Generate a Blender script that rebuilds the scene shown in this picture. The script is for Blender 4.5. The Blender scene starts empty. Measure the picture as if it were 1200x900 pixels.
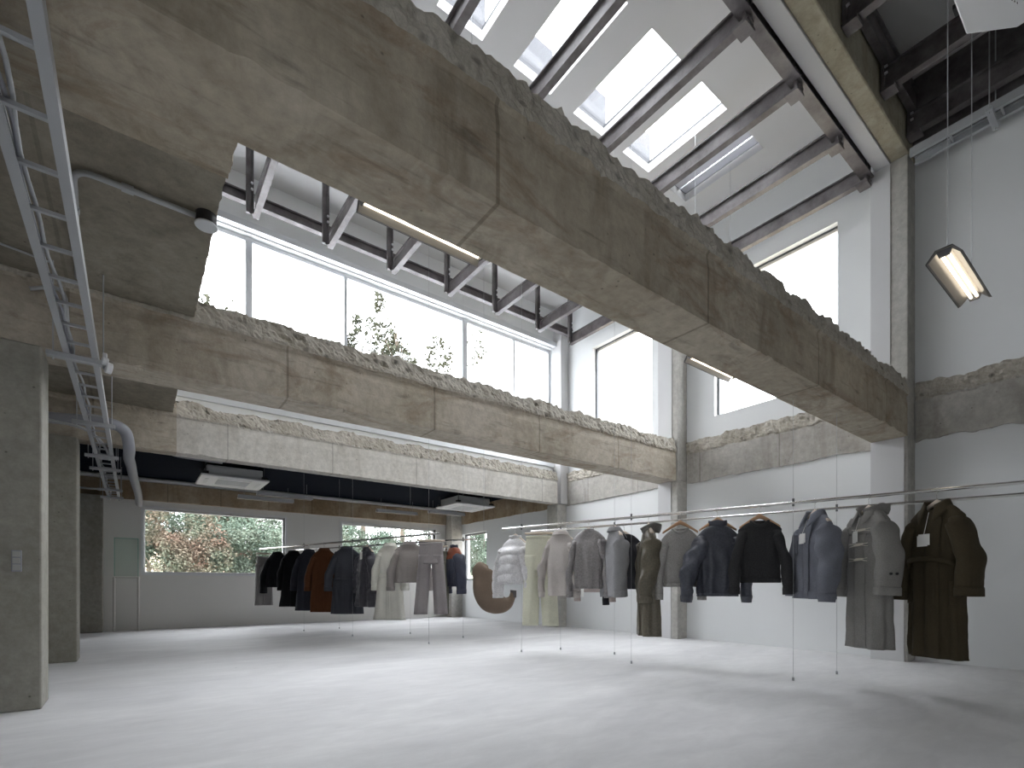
import bpy, bmesh, math, random
from mathutils import Vector, Matrix, noise
PI = math.pi
S = .85                       # all building coordinates below are in units of the eye height (0.85 m)
SC = bpy.context.scene
COL = SC.collection
random.seed(7)

# ------------------------------------------------------------------ materials
def newmat(name):
    m = bpy.data.materials.new(name); m.use_nodes = True
    nt = m.node_tree
    b = nt.nodes['Principled BSDF']
    return m, nt, b

def simple(name, col, rough=.6, metal=0., spec=None, emit=None, es=0.):
    m, nt, b = newmat(name)
    b.inputs['Base Color'].default_value = (*col, 1)
    b.inputs['Roughness'].default_value = rough
    b.inputs['Metallic'].default_value = metal
    if spec is not None: b.inputs['Specular IOR Level'].default_value = spec
    if emit:
        b.inputs['Emission Color'].default_value = (*emit, 1)
        b.inputs['Emission Strength'].default_value = es
    return m

def N(nt, typ, **kw):
    n = nt.nodes.new(typ)
    for k, v in kw.items():
        if k in n.inputs: n.inputs[k].default_value = v
        else: setattr(n, k, v)
    return n

def mixc(nt, fac, a, b, mode='MIX'):
    n = nt.nodes.new('ShaderNodeMix'); n.data_type = 'RGBA'; n.blend_type = mode
    L = nt.links
    for i, v in ((0, fac), (6, a), (7, b)):
        if hasattr(v, 'links'): L.new(v, n.inputs[i])
        elif isinstance(v, (tuple, list)): n.inputs[i].default_value = (*v[:3], 1)
        else: n.inputs[i].default_value = v
    return n.outputs[2]

def ramp(nt, src, stops):
    n = nt.nodes.new('ShaderNodeValToRGB')
    e = n.color_ramp.elements
    while len(e) < len(stops): e.new(.5)
    for el, (p, c) in zip(e, stops):
        el.position = p
        el.color = (c, c, c, 1) if not isinstance(c, tuple) else (*c, 1)
    nt.links.new(src, n.inputs[0])
    return n.outputs[0]

def concrete(name, base, dark, light, seam=0., seam_dir='x', panel=1.55, rough=.85, bump=.25, stain=.55, pits=True, scale=1., rust=None, holes=0):
    m, nt, b = newmat(name)
    L = nt.links
    g = N(nt, 'ShaderNodeNewGeometry')
    pos = g.outputs['Position']
    n1 = N(nt, 'ShaderNodeTexNoise', Scale=1.1*scale, Detail=6., Roughness=.62, Distortion=.4); L.new(pos, n1.inputs['Vector'])
    mp = N(nt, 'ShaderNodeMapping'); mp.inputs['Scale'].default_value = (1.3, 1.3, .35); mp.inputs['Location'].default_value = (7, 3, 1); L.new(pos, mp.inputs[0])
    n2 = N(nt, 'ShaderNodeTexNoise', Scale=2.3*scale, Detail=7., Roughness=.65, Distortion=.8); L.new(mp.outputs[0], n2.inputs['Vector'])
    n3 = N(nt, 'ShaderNodeTexNoise', Scale=14.*scale, Detail=5., Roughness=.7); L.new(pos, n3.inputs['Vector'])
    f1 = ramp(nt, n1.outputs[0], [(.34, 0.), (.66, 1.)])
    c = mixc(nt, f1, base, light)
    f2 = ramp(nt, n2.outputs[0], [(.48, 0.), (.7, stain)])
    c = mixc(nt, f2, c, dark)
    if rust:
        mr = N(nt, 'ShaderNodeMapping'); mr.inputs['Scale'].default_value = (.7, 1.6, 1.6); mr.inputs['Location'].default_value = (1, 9, 4); L.new(pos, mr.inputs[0])
        nr = N(nt, 'ShaderNodeTexNoise', Scale=1.7, Detail=9., Roughness=.72, Distortion=1.1); L.new(mr.outputs[0], nr.inputs['Vector'])
        c = mixc(nt, ramp(nt, nr.outputs[0], [(.52, 0.), (.66, .75)]), c, rust)
        ms = N(nt, 'ShaderNodeMapping'); ms.inputs['Scale'].default_value = (2.2, 14., 14.); L.new(pos, ms.inputs[0])
        ns = N(nt, 'ShaderNodeTexNoise', Scale=1.5, Detail=4., Roughness=.6); L.new(ms.outputs[0], ns.inputs['Vector'])
        c = mixc(nt, .8, c, ramp(nt, ns.outputs[0], [(.28, .62), (.42, 1.)]), 'MULTIPLY')
    f3 = ramp(nt, n3.outputs[0], [(.35, .84), (.68, 1.1)])
    c = mixc(nt, 1., c, f3, 'MULTIPLY')
    hsum = n3.outputs[0]
    if seam:
        sp = N(nt, 'ShaderNodeSeparateXYZ'); L.new(pos, sp.inputs[0])
        cb = N(nt, 'ShaderNodeCombineXYZ'); L.new(sp.outputs[0 if seam_dir == 'x' else 1], cb.inputs[0])
        br = N(nt, 'ShaderNodeTexBrick', Scale=1.); br.offset = 0.
        br.inputs['Color1'].default_value = (1, 1, 1, 1); br.inputs['Color2'].default_value = (.80, .80, .80, 1)
        br.inputs['Mortar'].default_value = (.55, .54, .52, 1)
        br.inputs['Mortar Size'].default_value = .012; br.inputs['Mortar Smooth'].default_value = .4
        br.inputs['Brick Width'].default_value = panel; br.inputs['Row Height'].default_value = 30.
        ad = N(nt, 'ShaderNodeVectorMath', operation='ADD'); ad.inputs[1].default_value = (.37, 15., 0); L.new(cb.outputs[0], ad.inputs[0])
        L.new(ad.outputs[0], br.inputs['Vector'])
        c = mixc(nt, seam, c, br.outputs[0], 'MULTIPLY')
    if pits:
        v = N(nt, 'ShaderNodeTexVoronoi', Scale=9.*scale); L.new(pos, v.inputs['Vector'])
        fp = ramp(nt, v.outputs['Distance'], [(.03, .35), (.085, 1.)])
        c = mixc(nt, .8, c, fp, 'MULTIPLY')
    if holes:
        vh = N(nt, 'ShaderNodeTexVoronoi', Scale=8.); L.new(n3.outputs[1], vh.inputs['Vector']) if False else L.new(pos, vh.inputs['Vector'])
        c = mixc(nt, holes, c, ramp(nt, vh.outputs['Distance'], [(.10, .3), (.26, 1.)]), 'MULTIPLY')
    L.new(c, b.inputs['Base Color'])
    b.inputs['Roughness'].default_value = rough
    b.inputs['Specular IOR Level'].default_value = .25
    n4 = N(nt, 'ShaderNodeTexNoise', Scale=45., Detail=4., Roughness=.6); L.new(pos, n4.inputs['Vector'])
    ma = N(nt, 'ShaderNodeMath', operation='MULTIPLY_ADD'); ma.inputs[1].default_value = .4
    L.new(n4.outputs[0], ma.inputs[0]); L.new(n3.outputs[0], ma.inputs[2])
    bp = N(nt, 'ShaderNodeBump', Strength=bump, Distance=.02); L.new(ma.outputs[0], bp.inputs['Height'])
    L.new(bp.outputs[0], b.inputs['Normal'])
    return m

M = {}
M['beam'] = concrete('beam_concrete', (.385, .335, .26), (.21, .165, .115), (.50, .45, .365), seam=.8, panel=1.62, rust=(.26, .185, .125), stain=.6)
M['beam_mid'] = concrete('middle_beam_concrete', (.44, .395, .32), (.26, .21, .15), (.55, .50, .425), seam=.8, panel=1.45, rust=(.31, .245, .18), stain=.5)
M['roofbeam'] = concrete('roof_beam_concrete', (.33, .30, .22), (.20, .17, .12), (.40, .37, .29))
M['beam_pale'] = concrete('pale_beam_concrete', (.56, .54, .49), (.38, .35, .30), (.66, .64, .60), seam=.6, panel=1.35)
M['band'] = concrete('wall_band_concrete', (.40, .385, .35), (.24, .215, .18), (.52, .50, .47), seam=.7, seam_dir='y', panel=1.2)
M['rough'] = concrete('broken_concrete', (.42, .39, .33), (.24, .21, .17), (.56, .53, .47), bump=.5, scale=3.2, holes=.7)
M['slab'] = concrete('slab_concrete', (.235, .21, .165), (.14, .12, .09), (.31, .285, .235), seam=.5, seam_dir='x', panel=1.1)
M['column'] = concrete('column_concrete', (.42, .41, .38), (.31, .295, .265), (.50, .49, .46), bump=.12, stain=.4)
M['pier'] = concrete('pier_concrete', (.29, .28, .24), (.21, .20, .165), (.34, .33, .295), bump=.12, stain=.4)
M['lintel'] = concrete('brown_lintel_concrete', (.27, .19, .11), (.22, .14, .08), (.48, .40, .29), seam=.8, panel=.9, stain=.8)

def floor_mat():
    m, nt, b = newmat('polished_concrete_floor'); L = nt.links
    g = N(nt, 'ShaderNodeNewGeometry'); pos = g.outputs['Position']
    mp = N(nt, 'ShaderNodeMapping'); mp.inputs['Rotation'].default_value = (0, 0, .6); mp.inputs['Scale'].default_value = (.6, 1.5, 1); L.new(pos, mp.inputs[0])
    n1 = N(nt, 'ShaderNodeTexNoise', Scale=.9, Detail=8., Roughness=.6, Distortion=.7); L.new(mp.outputs[0], n1.inputs['Vector'])
    n2 = N(nt, 'ShaderNodeTexNoise', Scale=4.5, Detail=8., Roughness=.7, Distortion=.5); L.new(mp.outputs[0], n2.inputs['Vector'])
    c = mixc(nt, ramp(nt, n1.outputs[0], [(.32, 0.), (.68, 1.)]), (.60, .60, .61), (.73, .73, .735))
    c = mixc(nt, 1., c, ramp(nt, n2.outputs[0], [(.3, .88), (.65, 1.04)]), 'MULTIPLY')
    v = N(nt, 'ShaderNodeTexVoronoi', Scale=1.6); L.new(pos, v.inputs['Vector'])
    c = mixc(nt, 1., c, ramp(nt, v.outputs['Distance'], [(.008, .55), (.02, 1.)]), 'MULTIPLY')
    L.new(c, b.inputs['Base Color'])
    L.new(ramp(nt, n2.outputs[0], [(.3, .5), (.7, .72)]), b.inputs['Roughness'])
    b.inputs['Specular IOR Level'].default_value = .3
    bp = N(nt, 'ShaderNodeBump', Strength=.06, Distance=.02); L.new(n2.outputs[0], bp.inputs['Height']); L.new(bp.outputs[0], b.inputs['Normal'])
    return m
M['floor'] = floor_mat()

def plaster(name, col, var=.04):
    m, nt, b = newmat(name); L = nt.links
    g = N(nt, 'ShaderNodeNewGeometry')
    n1 = N(nt, 'ShaderNodeTexNoise', Scale=.8, Detail=5.); L.new(g.outputs['Position'], n1.inputs['Vector'])
    c = mixc(nt, n1.outputs[0], tuple(x*(1-var) for x in col), tuple(min(1, x*(1+var)) for x in col))
    L.new(c, b.inputs['Base Color']); b.inputs['Roughness'].default_value = .75; b.inputs['Specular IOR Level'].default_value = .2
    return m
M['white'] = plaster('white_plaster', (.72, .735, .74))
M['backwall'] = plaster('warm_white_plaster', (.72, .71, .685))
M['roofslab'] = plaster('roof_slab_render', (.56, .56, .56), .07)
M['column_white'] = plaster('painted_column', (.60, .60, .605), .05)
M['lefty'] = plaster('grey_plaster', (.30, .29, .27))
M['curb'] = simple('skylight_curb', (.065, .068, .075), .8)  # dark tone stands in for the shade of a deeper shaft
M['trim'] = simple('white_trim', (.72, .73, .74), .5)
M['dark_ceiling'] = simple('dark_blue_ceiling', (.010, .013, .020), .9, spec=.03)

def steel_mat():
    m, nt, b = newmat('weathered_dark_steel'); L = nt.links
    g = N(nt, 'ShaderNodeNewGeometry')
    n1 = N(nt, 'ShaderNodeTexNoise', Scale=3., Detail=8., Roughness=.7); L.new(g.outputs['Position'], n1.inputs['Vector'])
    c = mixc(nt, ramp(nt, n1.outputs[0], [(.35, 0.), (.7, 1.)]), (.06, .052, .052), (.19, .175, .18))
    L.new(c, b.inputs['Base Color']); b.inputs['Roughness'].default_value = .45; b.inputs['Metallic'].default_value = .1
    return m
M['steel'] = steel_mat()
M['bolt'] = simple('zinc_bolt', (.75, .76, .78), .3, .9)
M['galv'] = simple('galvanised_steel', (.40, .415, .43), .5, .2)
M['alu'] = simple('window_aluminium', (.60, .62, .64), .4, .3)
M['darkalu'] = simple('dark_window_frame', (.10, .105, .11), .4, .3)
M['stainless'] = simple('stainless_tube', (.72, .71, .69), .22, .95)
M['brushed'] = simple('brushed_frame', (.62, .60, .57), .5, .2)
M['wire'] = simple('steel_wire', (.42, .43, .44), .5, .4)
M['pvc'] = simple('grey_pvc', (.27, .28, .31), .5)
M['white_metal'] = simple('white_metal', (.72, .73, .75), .45)
M['cass_body'] = simple('cassette_body', (.22, .23, .25), .5, .3)
M['housing'] = simple('lamp_housing', (.12, .12, .125), .4, .4)
M['reflector'] = simple('lamp_reflector', (.30, .285, .265), .35, .5)
M['tube'] = simple('lit_tube', (1, .95, .85), .4, emit=(1, .88, .70), es=2.6)
M['black'] = simple('black_plastic', (.02, .02, .022), .5)
M['wood'] = simple('beech_wood', (.50, .30, .17), .5)
M['palewood'] = simple('pale_maple_wood', (.66, .56, .47), .5)
M['cass_plate'] = simple('grey_switch', (.36, .36, .35), .5)
M['card'] = simple('white_card', (.82, .82, .80), .6)
M['cord'] = simple('ecru_cord', (.62, .58, .50), .7)
M['soil'] = simple('dry_ground', (.26, .22, .16), .95)
M['bark'] = simple('bark', (.16, .13, .10), .9)
M['roofmetal'] = simple('roof_membrane', (.78, .79, .80), .7)

def glass_mat(name='window_glass', tint=(.965, .96, .965), refl=.06):
    m = bpy.data.materials.new(name); m.use_nodes = True; nt = m.node_tree; nt.nodes.clear()
    o = N(nt, 'ShaderNodeOutputMaterial'); t = N(nt, 'ShaderNodeBsdfTransparent'); t.inputs[0].default_value = (*tint, 1)
    gl = N(nt, 'ShaderNodeBsdfGlossy'); gl.inputs['Roughness'].default_value = .02
    mx = N(nt, 'ShaderNodeMixShader'); mx.inputs[0].default_value = refl
    nt.links.new(t.outputs[0], mx.inputs[1]); nt.links.new(gl.outputs[0], mx.inputs[2]); nt.links.new(mx.outputs[0], o.inputs[0])
    return m
M['glass'] = glass_mat()
M['greenglass'] = glass_mat('greenish_glass', (.93, .97, .95), .05)
M['glassedge'] = simple('green_glass_edge', (.25, .50, .42), .15)
def translucent():
    m = bpy.data.materials.new('translucent_panel'); m.use_nodes = True; nt = m.node_tree; nt.nodes.clear()
    o = N(nt, 'ShaderNodeOutputMaterial'); t = N(nt, 'ShaderNodeBsdfTranslucent'); t.inputs[0].default_value = (.20, .20, .215, 1)
    d = N(nt, 'ShaderNodeBsdfDiffuse'); d.inputs[0].default_value = (.7, .7, .72, 1)
    mx = N(nt, 'ShaderNodeMixShader'); mx.inputs[0].default_value = .45
    nt.links.new(t.outputs[0], mx.inputs[1]); nt.links.new(d.outputs[0], mx.inputs[2]); nt.links.new(mx.outputs[0], o.inputs[0])
    return m
M['translucent'] = translucent()

_fab = {}
def fabric(col, kind='wool'):
    key = (col, kind)
    if key in _fab: return _fab[key]
    m, nt, b = newmat('%s_fabric' % kind); L = nt.links
    tc = N(nt, 'ShaderNodeTexCoord')
    n1 = N(nt, 'ShaderNodeTexNoise', Scale=5., Detail=4.); L.new(tc.outputs['Object'], n1.inputs['Vector'])
    n2 = N(nt, 'ShaderNodeTexNoise', Scale={'wool': 220., 'knit': 120., 'shell': 60., 'denim': 260.}[kind], Detail=3.); L.new(tc.outputs['Object'], n2.inputs['Vector'])
    v = .16 if kind != 'denim' else .3
    c = mixc(nt, n1.outputs[0], tuple(x*(1-v) for x in col), tuple(min(1, x*(1+v)) for x in col))
    c = mixc(nt, 1., c, ramp(nt, n2.outputs[0], [(.3, .8), (.7, 1.18)]), 'MULTIPLY')
    L.new(c, b.inputs['Base Color'])
    b.inputs['Roughness'].default_value = .9 if kind != 'shell' else .42
    b.inputs['Specular IOR Level'].default_value = .15 if kind != 'shell' else .4
    b.inputs['Sheen Weight'].default_value = .0 if kind == 'shell' else .02
    if kind == 'knit':
        w = N(nt, 'ShaderNodeTexWave', Scale=38., Distortion=2.); w.bands_direction = 'X'; L.new(tc.outputs['Object'], w.inputs['Vector'])
        h = w.outputs[1]
    else: h = n2.outputs[0]
    bp = N(nt, 'ShaderNodeBump', Strength=.25, Distance=.003); L.new(h, bp.inputs['Height']); L.new(bp.outputs[0], b.inputs['Normal'])
    _fab[key] = m
    return m

def leafmat(name, c1, c2):
    m, nt, b = newmat(name); L = nt.links
    g = N(nt, 'ShaderNodeNewGeometry')
    n1 = N(nt, 'ShaderNodeTexNoise', Scale=1.3, Detail=4.); L.new(g.outputs['Position'], n1.inputs['Vector'])
    c = mixc(nt, ramp(nt, n1.outputs[0], [(.35, 0.), (.65, 1.)]), c1, c2)
    L.new(c, b.inputs['Base Color']); b.inputs['Roughness'].default_value = .8
    b.inputs['Specular IOR Level'].default_value = .15
    return m
M['leaf_green'] = leafmat('green_leaves', (.10, .14, .105), (.15, .19, .145))
M['leaf_pale'] = leafmat('pale_green_leaves', (.11, .155, .12), (.16, .195, .15))
M['leaf_red'] = leafmat('reddish_leaves', (.19, .125, .095), (.13, .155, .11))
M['leaf_twig'] = leafmat('sparse_leaves', (.05, .055, .035), (.07, .07, .045))

# ------------------------------------------------------------------ mesh builder
class MB:
    def __init__(s, k=S): s.v = []; s.f = []; s.k = k
    def add(s, vs, fs):
        o = len(s.v); s.v += [Vector(v)*s.k for v in vs]; s.f += [tuple(i+o for i in f) for f in fs]; return s
    def box(s, a, b):
        (x0, y0, z0), (x1, y1, z1) = a, b
        x0, x1 = min(x0, x1), max(x0, x1); y0, y1 = min(y0, y1), max(y0, y1); z0, z1 = min(z0, z1), max(z0, z1)
        vs = [(x0,y0,z0),(x1,y0,z0),(x1,y1,z0),(x0,y1,z0),(x0,y0,z1),(x1,y0,z1),(x1,y1,z1),(x0,y1,z1)]
        return s.add(vs, [(0,3,2,1),(4,5,6,7),(0,1,5,4),(1,2,6,5),(2,3,7,6),(3,0,4,7)])
    def tube(s, pts, r, n=8, caps=True):
        pts = [Vector(p) for p in pts]
        rr = r if isinstance(r, (list, tuple)) else [r]*len(pts)
        vs, fs = [], []
        up = None
        for i, p in enumerate(pts):
            t = (pts[min(i+1, len(pts)-1)]-pts[max(i-1, 0)]).normalized()
            if up is None: up = Vector((0, 0, 1)) if abs(t.z) < .9 else Vector((1, 0, 0))
            x = t.cross(up).normalized(); up = x.cross(t).normalized()
            for k in range(n):
                a = 2*PI*k/n; vs.append(p+(x*math.cos(a)+up*math.sin(a))*rr[i])
        for i in range(len(pts)-1):
            for k in range(n):
                fs.append((i*n+k, i*n+(k+1) % n, (i+1)*n+(k+1) % n, (i+1)*n+k))
        if caps: fs += [tuple(range(n))[::-1], tuple(range((len(pts)-1)*n, len(pts)*n))]
        return s.add(vs, fs)
    def prism(s, poly, a, b, axis):      # 2-D polygon swept along an axis
        def P(q, t):
            return {'x': (t, q[0], q[1]), 'y': (q[0], t, q[1]), 'z': (q[0], q[1], t)}[axis]
        n = len(poly)
        return s.add([P(q, a) for q in poly]+[P(q, b) for q in poly],
                     [tuple(range(n))[::-1], tuple(range(n, 2*n))]+[(i, (i+1) % n, n+(i+1) % n, n+i) for i in range(n)])
    def rings(s, rings, closed=True, cap0=False, cap1=False):
        n = len(rings[0]); vs = [p for r in rings for p in r]; fs = []
        for i in range(len(rings)-1):
            for k in range(n if closed else n-1):
                fs.append((i*n+k, i*n+(k+1) % n, (i+1)*n+(k+1) % n, (i+1)*n+k))
        if cap0: fs.append(tuple(range(n))[::-1])
        if cap1: fs.append(tuple(range((len(rings)-1)*n, len(rings)*n)))
        return s.add(vs, fs)
    def build(s, name, mat, parent=None, smooth=False, bevel=0, solid=0, fix=True, local=False, sub=0):
        me = bpy.data.meshes.new(name)
        if parent is not None and not local: off = Vector(parent['_w']) if '_w' in parent else Vector((0, 0, 0))
        elif parent is not None: off = Vector((0, 0, 0))
        else:
            xs = [v.x for v in s.v]; ys = [v.y for v in s.v]; zs = [v.z for v in s.v]
            off = Vector(((min(xs)+max(xs))/2, (min(ys)+max(ys))/2, min(zs)))
        me.from_pydata([v-off for v in s.v], [], s.f); me.update()
        if fix:
            bm = bmesh.new(); bm.from_mesh(me); bmesh.ops.recalc_face_normals(bm, faces=bm.faces); bm.to_mesh(me); bm.free()
        if smooth:
            me.polygons.foreach_set('use_smooth', [True]*len(me.polygons))
        o = bpy.data.objects.new(name, me); COL.objects.link(o)
        if mat: me.materials.append(mat)
        if parent is None: o.location = off; o['_w'] = tuple(off)
        else:
            o.parent = parent; o['_w'] = tuple(off)
        if solid:
            md = o.modifiers.new('thickness', 'SOLIDIFY'); md.thickness = solid; md.offset = -1
        if sub:
            md = o.modifiers.new('subdivision', 'SUBSURF'); md.levels = sub; md.render_levels = sub
        if bevel:
            md = o.modifiers.new('bevel', 'BEVEL'); md.width = bevel; md.segments = 2; md.limit_method = 'ANGLE'
        return o

def empty(name, loc, rz=0., scaled=True):
    o = bpy.data.objects.new(name, None); COL.objects.link(o)
    p = Vector(loc)*(S if scaled else 1)
    o.location = p; o.rotation_euler = (0, 0, rz); o['_w'] = tuple(p)
    o.empty_display_size = .1
    return o
def tag(o, label, cat, group=None):
    o['label'] = label; o['category'] = cat
    if group: o['group'] = group
    return o
def struct(o): o['kind'] = 'structure'; return o

# ------------------------------------------------------------------ key dimensions
W = 8.3; BK = 13.95; XL = -3.2; YF = -5.
ZB, ZR, ZT = 2.93, 3.46, 3.68         # beam soffit, start of the broken top, broken top
ZS = 3.5                              # slab soffit
XS = .45                              # cut edge of the slab
ZC = 7.6                              # roof soffit
YC = 9.0                              # clerestory plane

# ------------------------------------------------------------------ floor, walls, ceilings
fl = MB(); fl.box((XL-.3, YF-.3, -.3), (W+.3, BK+.3, 0)); struct(fl.build('floor', M['floor']))

def wall_with_holes(axis, c, thick, u0, u1, z0, z1, holes):
    """slab wall with rectangular holes; axis 'x' = plane of constant x"""
    mb = MB()
    us = sorted({u0, u1, *[h[0] for h in holes], *[h[1] for h in holes]})
    zs = sorted({z0, z1, *[h[2] for h in holes], *[h[3] for h in holes]})
    for a, b in zip(us, us[1:]):
        run = None
        for e, f in zip(zs, zs[1:]):
            solid = not any(h[0] <= a and b <= h[1] and h[2] <= e and f <= h[3] for h in holes)
            if solid:
                if run is None: run = [e, f]
                else: run[1] = f
            if (not solid or f == zs[-1]) and run:
                if axis == 'x': mb.box((c, a, run[0]), (c+thick, b, run[1]))
                else: mb.box((a, c, run[0]), (b, c+thick, run[1]))
                run = None
    return mb

rh = [(6.3, 7.93, 4.03, 6.38), (2.98, 4.95, 4.03, 6.38), (12.2, 13.55, 1.15, 2.6)]
struct(wall_with_holes('x', W, .28, YF, BK+.28, 0, ZC+.1, rh).build('wall_right', M['white']))
bh = [(.174, 3.145, 1.27, 2.74), (4.63, 7.55, 1.27, 2.73)]
struct(wall_with_holes('y', BK, .28, XL, W, 0, 3.75, bh).build('wall_back', M['backwall']))
struct(wall_with_holes('x', XL-.28, .28, YF, BK, 0, ZC+.1, [(-2.5, -1.2, 1., 2.4)]).build('wall_left', M['lefty']))  # unseen side opening, sized for the daylight it lets in
FH = [(-2.2, -.9, 0, 2.5)]  # unseen opening behind the camera, added to let in daylight
struct(wall_with_holes('y', YF-.28, .28, XL-.28, W+.28, 0, ZC+.1, FH).build('wall_front', M['lefty']))
# clerestory wall (over the third beam) and the wall that closes the upper hall on the left
struct(wall_with_holes('y', YC, .2, -.2, W, 3.55, ZC+.1, [(-.2+.001, 8.06, 3.92, 6.68)]).build('wall_clerestory', M['white']))
struct(wall_with_holes('x', -.4, .2, YF, YC+.2, ZS+.35, ZC+.1, []).build('wall_upper_left', M['lefty']))

# slabs (soffits) left of the cut edge; low dark ceiling at the back
def ragged_slab(name, y0, y1, z0, z1, xcut, mat):
    mb = MB(); n = 260; pr = []
    for i in range(n+1):
        y = y0+(y1-y0)*i/n
        w = .012*noise.fractal(Vector((y*16, 2.2, 0)), 1., 2., 3)
        w2 = .015*noise.fractal(Vector((y*16, 9.2, 0)), 1., 2., 3)
        pr.append([(XL, y, z0), (xcut+w, y, z0), (xcut+w2+.01, y, (z0+z1)/2), (xcut+w-.02, y, z1), (XL, y, z1)])
    mb.rings(pr, True, True, True)
    return mb.build(name, mat)
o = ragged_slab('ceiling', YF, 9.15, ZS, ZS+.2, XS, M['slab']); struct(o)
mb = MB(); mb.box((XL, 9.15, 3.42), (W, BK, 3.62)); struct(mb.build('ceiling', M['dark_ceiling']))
mb = MB(); mb.box((XL-.2, 9.2, 3.75), (W+.3, BK+.5, 3.85)); struct(mb.build('ceiling', M['roofmetal']))

# roof slab with skylight holes
PX = [.35, 1.45, 2.54, 3.63, 4.76, 5.85, 6.97, 7.92]          # purlin lines
SKY = [(x, x+.62, 3.72, 5.05) for x in (1.65, 2.75, 3.85, 4.90, 5.94)]+[(7.08, 7.58, 3.72, 5.05)]
def roof():
    mb = MB()
    xs = sorted({-.4, W, *[s[0] for s in SKY], *[s[1] for s in SKY]}); ys = [YF, 3.72, 5.05, YC+.2]
    mb.box((-.4, YF, ZC), (W, 3.72, ZC+.13)); mb.box((-.4, 5.05, ZC), (W, YC+.2, ZC+.13))
    for a, b in zip(xs, xs[1:]):
        if not any(s[0] <= a and b <= s[1] for s in SKY): mb.box((a, 3.72, ZC), (b, 5.05, ZC+.13))
    return mb
struct(roof().build('ceiling_roof', M['roofslab']))
for i, (x0, x1, y0, y1) in enumerate(SKY):
    w = struct(empty('window_%d' % (i+7), ((x0+x1)/2, (y0+y1)/2, ZC)))
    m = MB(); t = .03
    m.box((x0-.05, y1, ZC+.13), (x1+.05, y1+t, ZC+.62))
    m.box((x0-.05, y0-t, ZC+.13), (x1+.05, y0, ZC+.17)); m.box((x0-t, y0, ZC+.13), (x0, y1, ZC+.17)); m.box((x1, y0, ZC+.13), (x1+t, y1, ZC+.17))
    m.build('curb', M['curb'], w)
    m = MB()
    if i < 5: m.box((x0-.03, y0-.03, ZC+.18), (x1+.03, y1, ZC+.19)); m.build('pane', M['glass'], w)
    else:
        for k in range(3):
            a = x0+(x1-x0)*k/3; m.box((a+.012, y0-.03, ZC+.14), (a+(x1-x0)/3-.012, y1, ZC+.16))
        m.build('translucent_panel', M['translucent'], w)

# ------------------------------------------------------------------ windows with frames
def window(idx, axis, c, u0, u1, z0, z1, mull=(), fw=.05, mat='alu', glassc=None, mwd=.045, face=1):
    """frame and pane recessed in the hole"""
    d0, d1 = c+.10, c+.17
    mid = ((u0+u1)/2, (z0+z1)/2)
    w = struct(empty('window_%d' % idx, (c+.1, mid[0], z0) if axis == 'x' else (mid[0], c+.1, z0)))
    def B(m, a, b, e, f, p, q):
        if axis == 'x': m.box((p, a, e), (q, b, f))
        else: m.box((a, p, e), (b, q, f))
    m = MB()
    B(m, u0, u1, z0, z0+fw, d0, d1); B(m, u0, u1, z1-fw, z1, d0, d1)
    B(m, u0, u0+fw, z0+fw, z1-fw, d0, d1); B(m, u1-fw, u1, z0+fw, z1-fw, d0, d1)
    m.build('window_frame', M[mat], w, bevel=.004)
    for u, wd in mull:
        m = MB(); B(m, u-wd, u+wd, z0+.004, z1-.004, d0-.02, d1+.004); m.build('mullion', M[mat], w, bevel=.004)
    m = MB(); B(m, u0+fw*.5, u1-fw*.5, z0+fw*.5, z1-fw*.5, (d0+d1)/2-.006, (d0+d1)/2+.006); m.build('pane', glassc or M['glass'], w)
    return w
window(1, 'y', BK, .174, 3.145, 1.27, 2.74, fw=.035, mat='trim')
window(2, 'y', BK, 4.63, 7.55, 1.27, 2.73, fw=.035, mat='trim')
window(3, 'x', W, 12.2, 13.55, 1.15, 2.6, fw=.05, mat='darkalu')
window(4, 'y', YC, -.19, 8.06, 3.92, 6.68, mull=[(1.5, .05), (3.08, .03), (5.62, .06), (6.94, .025)], fw=.07, mat='alu')
window(5, 'x', W, 6.3, 7.93, 4.03, 6.38, fw=.035, mat='darkalu')
window(6, 'x', W, 2.98, 4.95, 4.03, 6.38, fw=.035, mat='darkalu')
window(13, 'y', YF-.28, -2.2, -.9, 0, 2.5, mat='alu')  # frame and pane of the added rear opening
# white casings of the two back windows (proud of the wall)
for i, (a, b, e, f) in enumerate(bh):
    m = MB(); t = .045
    m.box((a-t, BK-.02, e-t), (b+t, BK+.1, e)); m.box((a-t, BK-.02, f), (b+t, BK+.1, f+t))
    m.box((a-t, BK-.02, e), (a, BK+.1, f)); m.box((b, BK-.02, e), (b+t, BK+.1, f))
    struct(m.build('trim_%d' % (i+1), M['trim']))
m = MB(); m.box((-.15, YC-.12, 6.70), (8.06, YC, 6.80)); m.box((-.15, YC-.05, 3.83), (8.06, YC, 3.92)); struct(m.build('trim_3', M['alu']))
m = MB(); m.box((XL, BK-.12, 3.32), (W, BK, 3.37)); struct(m.build('trim_4', M['trim']))

# ------------------------------------------------------------------ concrete beams with broken tops
def nz(p, f, o=4): return noise.fractal(Vector(p)*f, 1., 2.1, o)

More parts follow.
